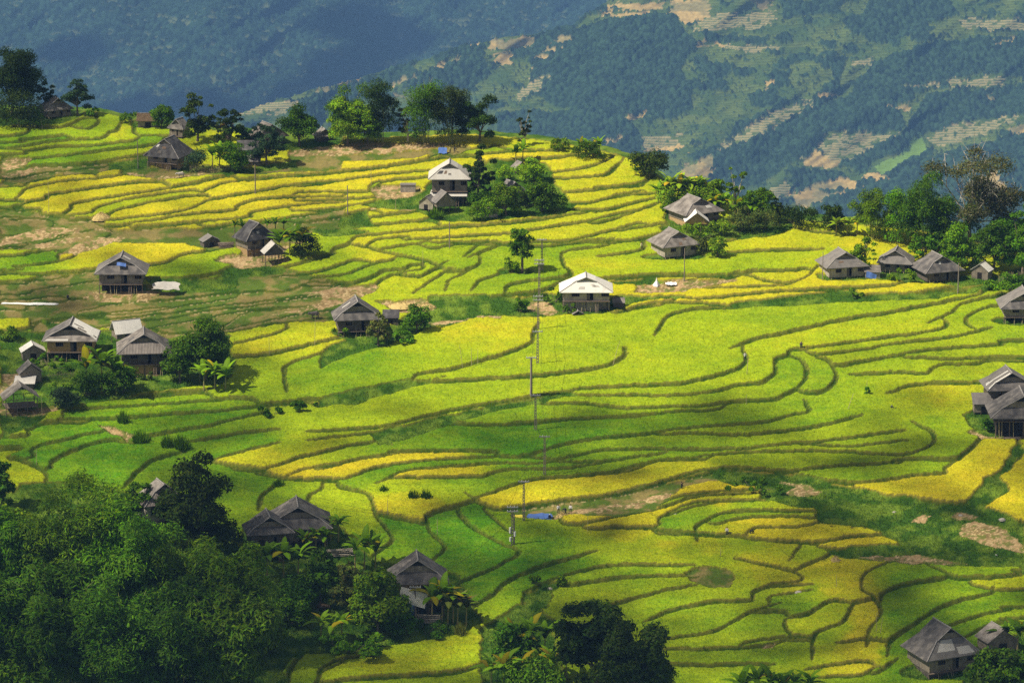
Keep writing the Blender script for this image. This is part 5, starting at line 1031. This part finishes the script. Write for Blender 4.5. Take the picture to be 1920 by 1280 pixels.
# ------------------------------------------------------------ poles
pole('uppermost lattice pole of the line, above the lone round tree', 1016, 450, 512, group='lattice poles of the power line')
pole('second lattice pole of the line, beside the lone round tree', 1011, 489, 566, arms=2, group='lattice poles of the power line')
pole('lattice pole at the dirt track end left of the white roofed house', 1009, 556, 622, arms=2, group='lattice poles of the power line')
pole('lattice pole in the yellow field just above the thick plain pole', 1008, 622, 688, group='lattice poles of the power line')
pole('thick plain concrete pole in the middle of the yellow field', 996, 672, 746, lattice=False, r=.27, group='plain concrete poles')
pole('slender lattice pole rising from the path of dark stalks', 1004, 741, 812, group='lattice poles of the power line')
pole('lattice pole in the green field between the path and the gold strips', 1021, 818, 896, group='lattice poles of the power line')
pole('lattice pole beside the blue threshing tarpaulin', 982, 901, 981, group='lattice poles of the power line')
pole('pole carrying white transformer cans left of the blue tarpaulin', 961, 950, 1027, arms=2, tr=True, group='lattice poles of the power line')
pole('plain pole standing before the plank gabled house with the white sheet', 779, 1098, 1168, lattice=False, r=.16, group='plain concrete poles')
pole('plain pole in the golden terraces below the ridge shed', 479, 310, 368, lattice=False, r=.15, arms=0, group='plain concrete poles')
pole('plain pole with white meter box above the gold terraces, left of the tree cluster', 652, 350, 404, lattice=False, r=.13, arms=0, group='plain concrete poles')
pole('plain pole below the tree cluster at the top of the light green fields', 843, 418, 470, lattice=False, r=.13, arms=0, group='plain concrete poles')
pole('thin pole in front of the low brown roofed house', 1283, 466, 528, lattice=False, r=.10, arms=0, group='plain concrete poles')
pole('thin pole in front of the leftmost of the three grey houses', 1542, 474, 530, lattice=False, r=.10, arms=0, group='plain concrete poles')
pole('plain pole in front of the rightmost dark roofed house', 1796, 494, 553, lattice=False, r=.13, arms=0, group='plain concrete poles')
pole('plain pole at the edge of the green terraces left of the mud-walled farmhouse', 259, 266, 318, lattice=False, r=.11, arms=0, group='plain concrete poles')
SK = """69,840,873,0,bamboo stake in the green terrace at the left edge|79,743,783,0,bamboo stake beside the open timber hut|505,632,668,0,stake on the yellow bank right of the left village|590,590,652,2,tall stake in the yellow strip left of the weathered house|235,300,0,0,|820,970,1008,0,stake in the lower green field below the gold patch|727,935,968,0,stake on the corner of the gold patch|606,935,978,-18,leaning bamboo stick right of the joined pair of houses|868,648,692,-6,leftmost of the three white sticks on the field dike|884,652,690,0,middle one of the three white sticks on the field dike|896,655,688,0,rightmost of the three white sticks on the field dike|1148,640,688,14,slanting stick in the round yellow field|1399,740,764,0,white stick in the green curved terraces|1400,670,706,2,stick standing beside the walker in pale shirt|1625,711,742,0,stick by the small bush in the right hand fields|1588,738,772,12,slanting stick in the green field above the gold meadow|1102,960,1002,0,stake at the gold strip right of the blue tarpaulin|1351,1025,1048,0,dark stake in the lime field at the bottom right|1568,1076,1105,0,stake in the gold field at the lower right|1643,1146,1190,0,pair stick at the foot of the gold field, left one|1650,1158,1192,4,pair stick at the foot of the gold field, right one|339,815,842,2,pale stick behind the grass clumps above the dark tree|696,310,352,0,thin stake in the upper gold terraces|793,468,502,0,thin stake in the light green middle terraces|742,370,398,0,stake at the bare patch left of the sheds|792,1060,1095,0,|80,225,243,-3,short white stake before the bushes at the top left|92,338,405,0,thin stake at the lower left end of the gold terraces|1176,520,545,0,|375,690,718,0,white post beside the banana plant of the left village|624,470,482,0,short dark stake in the light green slope|1518,560,580,0,"""
for q in SK.split('|'):
    f = q.split(',', 4)
    if f[4]: stick(f[4], float(f[0]), float(f[1]), float(f[2]), float(f[3]))
# wires between the poles of the line
def wire(label, A_, B_, sag=.9, r=.022):
    b = MB(); n = 10; p = []
    for k in range(n+1): f = k/n; q = Vector(A_).lerp(Vector(B_), f); q.z -= sag*4*f*(1-f); p.append(q)
    b.tube(p, [r]*(n+1), 4); return tag(b.build('power_line', m_void), label, 'wire', 'overhead wires')
def ptop(px, top, base, dx=0): x, y, z, ppm = ground(px, base); return (x+dx, y-.1, z+(base-top)/ppm/.96+.15)
PL = [(1016, 450, 512), (1011, 489, 566), (1009, 556, 622), (1008, 622, 688), (1004, 741, 812), (1021, 818, 896), (982, 901, 981), (961, 950, 1027)]
WN = ['the top pole and the lone tree pole', 'the lone tree pole and the track end pole', 'the track end pole and the yellow field pole', 'the yellow field pole and the stalk path pole', 'the stalk path pole and the green field pole', 'the green field pole and the tarpaulin pole', 'the tarpaulin pole and the transformer pole']
for k in range(len(PL)-1):
    for dx, nm in ((-.85, 'left wire'), (.85, 'right wire')): wire(f'{nm} strung between {WN[k]}', ptop(*PL[k], dx), ptop(*PL[k+1], dx))
wire('long thin wire from the transformer pole across the fields to the joined houses', ptop(961, 955, 1027, -.6), ptop(600, 935, 978), 2.2)
wire('second thin wire from the transformer pole running left above the green fields', ptop(961, 965, 1027, -.6), ptop(345, 880, 905), 3.5)
wire('wire from the transformer pole down to the pole at the plank gabled house', ptop(961, 975, 1027, -.4), ptop(779, 1098, 1168), 1.5)
# ------------------------------------------------------------ people and animals
person('walker in a white shirt and dark trousers on the rim of the round field', 1397, 676, face=20)
person('standing figure in dark clothes on the dike of the wide right fields', 1502, 656, top=(.05, .05, .06), face=-10)
person('person crouching in a white shirt in the green field on the right', 1672, 769, pose='squat', top=(.85, .83, .82))
person('person in black carrying a sheaf of cut rice on the gold strip', 1278, 921, top=(.02, .02, .02), low=(.02, .02, .02), face=60, hold='sheaf')
person('farmer in a pale shirt standing at the lower cut field corner', 1363, 1005, top=(.55, .5, .48), face=-30)
person('farmer in black bending over the lower gold field', 1410, 1004, top=(.02, .02, .025), pose='bend', face=-70, name='person')
person('leftmost worker standing behind the straw by the tarpaulin, white shirt', 1047, 962, top=(.7, .68, .68), face=10, h=1.5)
person('worker in black bending beside the straw right of the tarpaulin', 1059, 964, top=(.015, .015, .02), pose='bend', face=-60)
person('worker in white shirt standing rightmost by the straw heap', 1070, 962, top=(.75, .72, .7), low=(.04, .04, .05), face=-20)
person('worker with white hat crouching on the edge of the blue tarpaulin', 1030, 974, top=(.2, .3, .45), pose='squat', hat='white', face=30)
person('small figure crouching by the pond under the open stilt house', 127, 562, top=(.5, .35, .25), pose='squat', face=20)
person('harvester in yellow beside the small hilltop tarpaulin', 844, 289, top=(.55, .5, .15), face=15)
person('harvester in black beside the yellow one on the hilltop', 853, 287, top=(.03, .03, .03), pose='bend', face=40)
person('person in pale yellow at the left end of the low brown roofed house', 1203, 470, top=(.7, .65, .35), face=20)
buffalo('pale grey buffalo standing below the mud-walled farmhouse', 340, 334, 15, (.45, .40, .36), .9)
buffalo('dark buffalo grazing on the cut terraces left of the weathered house', 591, 598, 10, (.13, .11, .11), 1.0)
buffalo('brown buffalo in the shade between the bamboo and the bottom bananas', 603, 1148, 160, (.10, .07, .05), 1.1)
def dog(label, px, py, col, s=.42, face=0): o = buffalo(label, px, py, face, col, s); o.name = 'dog'; o['category'] = 'dog'; return o
dog('small black dog beside the crouching person in the green field', 1679, 771, (.01, .01, .01), .40, 40)
# ------------------------------------------------------------ straw, wood, stones
def heap(label, px, py, w, h, m, name='straw_heap', cat='heap', n=160, L=.9):
    x, y, z, ppm = ground(px, py); W = w/ppm; Hh = h/ppm; rg = random.Random(int(px)); b = MB()
    N_ = 14
    for i in range(N_):
        for j in range(4):
            def P(i_, j_):
                a_ = 2*pi*i_/N_; f = j_/4; r_ = W/2*(1-f**1.5)*(1+.12*sin(a_*3+px)); return (cos(a_)*r_, sin(a_)*r_*.7, Hh*f*(1+.1*sin(a_*5)))
            b.face([P(i, j), P((i+1) % N_, j), P((i+1) % N_, j+1), P(i, j+1)])
    for k in range(n):
        a_ = rg.uniform(0, 2*pi); f = rg.random(); r_ = W/2*(1-f**1.5); p = Vector((cos(a_)*r_, sin(a_)*r_*.7, Hh*f)); b.beam(p, p+Vector((rg.uniform(-.5, .5), rg.uniform(-.5, .5), rg.uniform(-.1, .35)))*L, .03, .012, 4)
    o = b.build(name, m); o.location = (x, y, z-.03); return tag(o, label, cat)
heap('straw heap by the workers at the blue tarpaulin', 1055, 969, 26, 7, m_straw)
heap('small heap of threshed straw below the farmer in the lower gold field', 1566, 1056, 26, 14, m_straw)
heap('tan straw pile above the cut terraces at the left', 190, 412, 40, 14, m_straw)
heap('straw heaped by the weathered house above the bushes', 755, 576, 60, 9, m_straw)
heap('ragged straw pile left of the grass bank below the bright terraces', 800, 578, 34, 10, m_straw)
def woodpile(label, px, py, w, h, rz=0, n=26):
    x, y, z, ppm = ground(px, py); W = w/ppm; Hh = h/ppm; rg = random.Random(int(px)); b = MB()
    for k in range(n):
        zz = Hh*(k//6)/(n/6)+.1; yy_ = (k % 6)*.22-.6; b.beam((-W/2+rg.uniform(-.4, .3), yy_, zz), (W/2+rg.uniform(-.3, .4), yy_+rg.uniform(-.2, .2), zz+rg.uniform(-.1, .1)), .09, .07, 6)
    o = b.build('woodpile', WM['pale'] if n > 20 else m_post); o.location = (x, y, z); o.rotation_euler = (0, 0, R(rz)); return tag(o, label, 'woodpile')
woodpile('stack of pale planks right of the joined pair of houses', 632, 1042, 56, 13, 8)
woodpile('firewood stacked under the plank gabled house', 805, 1166, 40, 16, -4)
woodpile('dark timber stacked between the low shed and the black roofed house', 424, 464, 26, 10, 0, 18)
woodpile('firewood leaning in the yard of the front house at the right edge', 1895, 826, 30, 7, 6, 18)
def fence(label, pts, h=1.3, gap=.22):
    P = [ground(*p) for p in pts]; root = empty('stick_fence', P[0][:3]); tag(root, label, 'fence'); rg = random.Random(int(pts[0][0])); b = MB(); r = MB(); o0 = Vector(P[0][:3])
    for i in range(len(P)-1):
        a_, c_ = Vector(P[i][:3])-o0, Vector(P[i+1][:3])-o0; n = int((c_-a_).length/gap)
        for k in range(n): q = a_.lerp(c_, k/n); b.beam(q-Vector((0, 0, .3)), q+Vector((rg.uniform(-.12, .12), rg.uniform(-.05, .05), h*rg.uniform(.7, 1.15))), .035, .025, 5)
        r.beam(a_+Vector((0, -.06, h*.6)), c_+Vector((0, -.06, h*.6)), .035)
    b.build('palings', m_stick, root); r.build('rail', m_post, root)
fence('stick fence in front of the bushes right of the mud-walled farmhouse', [(356, 320), (400, 326), (432, 318)])
fence('stick fence below the shed and the bushes under the ridge', [(462, 318), (500, 310), (532, 308)])
fence('pale paling fence between the small white roofed shed and the half white house', [(58, 683), (74, 684), (90, 688)], 1.2, .14)
fence('stick fence at the right edge by the dark trees', [(1872, 530), (1900, 524), (1935, 520)], 1.5)
fence('stick fence by the thicket below the shingled house', [(75, 712), (105, 710), (140, 708)], 1.1)
def rock(label, px, py, w, m=None, group=None):
    x, y, z, ppm = ground(px, py); rg = random.Random(int(px*3)); b = MB(); r = w/ppm/2; n = 8
    R_ = [[r*rg.uniform(.8, 1.15)*cos(pi*.5*j/4) for i in range(n)] for j in range(5)]
    def P(i, j): a_ = 2*pi*i/n; rr = R_[j][i % n]; return (cos(a_)*rr, sin(a_)*rr*.8, r*.7*sin(pi*.5*j/4)-.1)
    for j in range(4):
        for i in range(n): b.face([P(i, j), P((i+1) % n, j), P((i+1) % n, j+1), P(i, j+1)])
    o = b.build('stone', m or WM['stone']); o.location = (x, y, z); return tag(o, label, 'stone', group)
rock('pale boulder right of the grassy bank above the gold meadow edge', 1879, 976, 14)
rock('light stone on the green bank above the brown stubble', 1677, 960, 10)
rock('pinkish stone between the gold strips on the grassy dike', 1267, 965, 10)
rock('white stone on the green bank at the lower right', 1868, 1041, 7, m_sheet)
rock('stone in the weeds below the round green terraces', 1031, 1104, 12)
rock('brown mound of stones between the curved lower terraces', 1497, 1113, 18)
rock('pale stone in the stony track above the grass clumps', 296, 838, 12)
rock('white bag lying by the straw heap in the lower gold field', 1556, 1049, 8, m_sheet)
rock('small pale stone by the brown edge of the bank', 1801, 966, 9)
T_ = """round|22|210|112|122|dark|very large dark tree at the top left corner
shrub|34|240|88|72|dark|dark rounded thicket below the large tree at the top left
shrub|76|240|28|26|mid|low green bush at the edge of the thicket by the white stake
airy|86|214|36|60|blue|slim grey green tree behind the roof at the top left
airy|146|216|56|66|blue|broad airy grey green tree right of the top left farmhouse
shrub|172|222|22|22|mid|small yellow green bush at the end of the top left trees
shrub|243|233|34|22|mid|low bush left of the thatched hut
round|304|222|44|44|deep|leafy tree right behind the thatched hut
airy|370|270|66|92|dark|tall dark tree above the mud-walled farmhouse
airy|430|284|52|76|dark|dark tree right of the tall one, behind a banana plant
banana|414|268|40|46|olive|banana plant between the two dark trees on the ridge
shrub|366|322|44|44|blue|grey green bush against the mud-walled farmhouse
banana|405|322|34|58|bright|bright banana plant right of the mud-walled farmhouse
round|436|322|60|54|mid|round green bush tree right of the bright banana plant
airy|500|312|66|74|blue|grey green tree in front of the ridge house with dark walls
airy|475|282|50|48|blue|loose grey tree before the weathered ridge house
round|562|274|72|78|deep|neat round topped tree standing on the ridge
broad|650|274|74|88|bright|bright green tree at the left of the big ridge grove
bamboo|648|262|76|98|deep|plumed bamboo rising behind the bright green tree
bamboo|714|270|62|104|dark|bamboo clump in the middle of the ridge grove
broad|690|272|60|66|mid|medium green tree beside the bright one in the ridge grove
thin|765|270|44|72|olive|thin pale stemmed tree in the gap of the ridge grove
bamboo|797|270|70|106|deep|tall bamboo with a drooping tip right of the thin tree
bamboo|845|270|90|98|dark|widest dark bamboo of the ridge grove
broad|898|270|84|86|dark|dark spreading tree at the right end of the ridge grove
thin|985|276|34|66|dark|thin lone tree on the skyline right of the ridge grove
banana|973|308|40|46|mid|banana plant above the small open hut
shrub|1048|288|40|30|mid|small bush on the skyline left of the banana pair
shrub|1105|300|60|34|deep|low bush under the banana pair on the skyline
banana|1095|296|36|38|mid|left banana plant of the skyline pair
banana|1118|298|34|40|bright|right banana plant of the skyline pair
airy|900|385|58|108|dark|tall feathery dark tree against the pale house
shrub|950|338|38|30|bright|bushes below the banana plant and above the grey roof
round|1000|345|52|46|bright|green bush right of the small open hut
shrub|900|392|44|38|deep|thick bush before the right side of the pale house
round|950|405|56|62|mid|big dark bush in the middle of the tree cluster
round|1015|398|56|58|deep|round leafy tree at the right end of the tree cluster
shrub|1045|396|44|34|mid|low bush at the far right of the tree cluster
shrub|905|412|54|40|mid|bush above the half hidden concrete tank
banana|873|380|30|34|mid|small banana plant in front of the lower roof of the pale house
tuft|818|410|32|22|mid|grass clump below the open stall
banana|930|385|46|40|blue|dark banana plant in the tree cluster
shrub|988|388|38|30|dark|bush between the grey roof and the round tree
banana|542|486|70|72|mid|large banana plant right of the black roofed house
shrub|572|484|56|64|dark|dark round bush right of the large banana plant
banana|447|440|44|30|mid|banana leaves behind the left of the black roof
banana|515|440|50|34|mid|banana leaves behind the right of the black roof
lone|979|514|50|90|mid|lone round tree crown standing in the light green field
shrub|956|514|36|34|mid|small bush at the foot of the lone round tree
round|385|712|100|122|deep|tall leafy tree on the right of the left village
round|338|718|76|84|deep|leafy tree against the shingled house
broad|400|700|70|80|mid|green tree at the right rim of the left village
banana|402|736|66|70|bright|bright banana plant at the corner of the left village
banana|190|738|90|98|mid|spreading banana plant in front of the shingled house
shrub|230|738|80|64|deep|dense dark shrub right of the spreading banana
shrub|165|742|60|54|deep|dense shrub left of the spreading banana
shrub|120|770|58|50|blue|grey green bush right of the open timber hut
shrub|90|690|90|20|mid|low green plants below the half white house
shrub|110|730|50|20|lime|bright vegetable patch between the huts and the banana
shrub|280|712|40|20|olive|dry brush at the base of the shingled house
shrub|15|640|50|30|mid|grass bank bush at the left edge above the small white shed
round|780|622|58|56|mid|leafy bush right of the weathered house
airy|710|648|52|62|olive|thin leaved shrub tree in front of the weathered house annex
shrub|748|646|60|30|mid|low tangled bush below the weathered house
shrub|640|634|36|22|mid|low bush at the left foot of the weathered house
shrub|505|784|50|26|deep|left dark bush on the dike below the light green field
shrub|568|772|56|28|deep|right dark bush on the dike below the light green field
shrub|976|586|30|32|mid|small bush left of the dirt track end
shrub|1068|590|32|24|mid|bush at the left foot of the white roofed house
shrub|1040|566|50|26|deep|green scrub behind the left of the white roofed house
tuft|232|797|26|34|mid|lone grass clump on the green terraces
tuft|265|834|38|34|mid|left grass clump beside the stony track
tuft|316|842|30|34|mid|middle grass clump beside the stony track
tuft|342|846|36|38|mid|right grass clump beside the stony track
tuft|525|916|22|22|deep|grass clump at the corner of the lower green terraces
tuft|776|938|22|26|deep|left one of two grass clumps above the gold patch
tuft|800|938|24|26|deep|right one of two grass clumps above the gold patch
tuft|720|925|18|20|deep|faint grass clump left of the two above the gold patch
round|1214|330|76|48|dark|dark spreading tree behind the right shoulder of the hill
banana|1205|334|46|28|mid|small banana plant before the dark tree on the hill shoulder
banana|1246|386|46|50|bright|leftmost banana plant of the bright row above the big brown roof
banana|1270|384|50|62|lime|second banana plant of the bright row above the big brown roof
banana|1292|382|46|58|lime|third banana plant of the bright row above the big brown roof
banana|1312|384|44|50|bright|rightmost banana plant of the bright row above the big brown roof
shrub|1268|386|70|44|lime|yellow green undergrowth beneath the bright banana row, left part
shrub|1318|386|60|40|bright|green undergrowth beneath the bright banana row, right part
shrub|1398|410|60|44|mid|leafy scrub between the tall slim tree and the skyline thicket
shrub|1255|402|30|44|mid|leafy bush at the left wall of the big brown roofed house
round|1340|394|44|56|mid|green tree behind the right of the big brown roof
thin|1378|410|42|92|mid|tall slim pale stemmed tree right of the big brown roof
banana|1402|418|62|54|mid|wide banana plant right of the tall slim tree
banana|1352|406|46|50|bright|banana plant left of the tall slim tree
broad|1425|415|60|60|mid|green tree at the right of the wide banana plant
shrub|1385|436|56|46|olive|pale feathery reeds at the right of the big brown house
shrub|1432|432|54|40|olive|pale plumed reeds at the rim of the yellow field
shrub|1350|440|50|30|bright|bright bush at the foot of the big brown house
round|1456|398|24|44|dark|slim dark tree on the skyline right of the plumed reeds
shrub|1496|424|74|46|dark|dark low thicket on the skyline
round|1560|426|48|48|dark|dark round tree on the skyline left of the bamboo
banana|1588|446|66|44|lime|yellow green banana plant below the right bamboo
bamboo|1640|452|90|84|mid|bamboo clump left of the tall bamboo on the right
bamboo|1738|472|120|136|deep|tall broad bamboo under the bare crowned tree
dead|1820|430|205|172|brown|huge bare crowned tree with pale twisted limbs on the right
bamboo|1690|462|80|100|mid|bamboo clump beside the tall broad bamboo
bamboo|1795|480|84|88|deep|bamboo clump at the foot of the bare crowned tree
broad|1798|510|96|96|mid|broad green tree above the tiny white roofed shed
broad|1862|512|90|100|deep|dark green tree right of the tiny white roofed shed
broad|1915|520|80|140|mid|tall green tree at the right edge above the stick fence
round|1890|440|90|70|deep|distant green tree behind the right edge grove
broad|1760|480|70|60|deep|low green tree between the bamboo and the broad tree
shrub|1880|548|76|38|mid|leafy bush beside the tiny white roofed shed
shrub|1915|545|50|30|deep|bush under the stick fence at the right edge
airy|1620|508|62|66|mid|light leafy tree between the two left grey houses
airy|1728|494|54|56|mid|light leafy tree between the two right grey houses
shrub|1690|528|54|26|mid|vines and bush before the middle grey house
shrub|1600|558|40|18|mid|low bush on the bank below the leftmost grey house
round|1345|486|42|46|bright|yellow green round bush right of the low brown house
shrub|1300|452|56|34|bright|yellow green bush above the low brown house
shrub|1320|476|40|40|olive|dry bush against the low brown house
shrub|1845|806|34|28|deep|dark bush between the shed and the front house at the right edge
shrub|1625|742|14|20|mid|tiny bush by a stick in the right hand fields
shrub|1410|918|110|20|mid|patch of broad leaved plants above the gold strips
shrub|1410|780|1|1||
banana|530|1085|92|88|mid|large banana plant before the joined pair of houses
papaya|590|1040|60|60|mid|papaya tree at the right corner of the joined pair of houses
papaya|625|1015|50|60|mid|slender papaya with wide leaves right of the rear joined house
round|600|1130|100|106|deep|big dark bush below the joined pair of houses
shrub|555|1155|80|70|deep|dark bush between the bamboo and the buffalo
airy|655|1160|80|110|olive|brownish thin tree left of the leafy bush before the plank gabled house
round|710|1190|120|130|mid|big leafy tree left of the plank gabled house
papaya|684|1070|60|80|mid|feathery papaya above the big leafy tree
shrub|745|1195|70|70|deep|bush at the foot of the plank gabled house
shrub|545|1170|80|60|mid|broad leaved bush above the small lit banana
banana|622|1204|62|70|bright|small lit banana plant in the clearing at the bottom
banana|830|1168|66|92|mid|banana plant at the right wall of the plank gabled house
banana|858|1172|60|80|olive|second banana plant right of the plank gabled house
tuft|864|1195|24|34|gold|yellow grass clump right of the plank gabled house
shrub|660|1225|120|40|mid|low weeds in front of the big leafy tree
shrub|800|1190|80|26|mid|low weeds before the plank gabled house
shrub|500|1215|80|50|mid|pale green weeds right of the bamboo at the bottom
round|382|1050|150|212|dark|tall dark tree in front of the shingled roof at the lower left
broad|330|985|90|70|dark|low dark tree hiding the front of the shingled roof
airy|262|980|80|80|deep|thin leaved tree left of the shingled roof at the lower left
round|2|955|70|100|deep|green tree cut by the left edge above the bamboo
shrub|20|1020|90|80|bright|light green bush at the left edge above the bamboo
bamboo|40|1150|170|190|mid|bamboo clump at the left edge
bamboo|140|1170|190|260|mid|tallest bamboo clump at the upper left of the bottom grove
bamboo|250|1200|180|250|mid|bamboo clump in the middle of the bottom grove
bamboo|345|1215|150|196|mid|bamboo clump right of the middle of the bottom grove
bamboo|430|1240|160|200|mid|bamboo clump under the tall dark tree
bamboo|120|1310|190|240|deep|lower bamboo clump near the left edge
bamboo|235|1350|200|250|deep|lower bamboo clump in the front row of the bottom grove
bamboo|340|1350|190|240|deep|front row bamboo clump right of the centre of the bottom grove
bamboo|430|1350|180|230|deep|front bamboo clump at the right of the bottom grove
bamboo|0|1290|130|210|deep|bamboo clump cut by the left edge in the front row
shrub|30|1300|110|90|mid|bright leafy bush at the bottom left corner
banana|990|1240|96|96|mid|large banana plant left of the dark tree at the bottom
banana|1035|1280|90|90|bright|banana plant with split leaves at the bottom centre
banana|945|1300|90|90|bright|front banana plant at the bottom centre edge
shrub|965|1240|90|80|deep|dark bush left of the bottom bananas
shrub|1000|1310|120|90|mid|dark thicket below the bottom bananas
broad|1120|1290|170|176|dark|dark feathery tree at the bottom centre, left crown
broad|1190|1340|160|190|dark|dark feathery tree at the bottom centre, right crown
papaya|1415|1320|90|86|mid|sparse papaya at the bottom edge of the fields, left of two
papaya|1490|1320|80|76|mid|sparse papaya at the bottom edge of the fields, right of two
round|1868|1310|110|100|deep|dense leafy bush over the corner of the large weathered house
round|1915|1300|90|90|deep|dense bush at the bottom right corner
banana|1905|1225|66|72|deep|dark banana plant above the ramshackle shed
shrub|1365|955|1|1||
shrub|1000|1100|30|24|mid|small weed bush left of the round green terraces
shrub|1050|1098|20|20|mid|weeds by the stone below the round green terraces"""
random.seed(4)
for ln in T_.split('\n'):
    k, a, b, w_, h_, tn, lb = ln.split('|')
    if not lb: continue
    tree(k, float(a), float(b), float(w_), float(h_), tn, lb, trunk=.06 if k == 'round' else (.12 if k == 'broad' else .15), group='trees and plants around the farms')
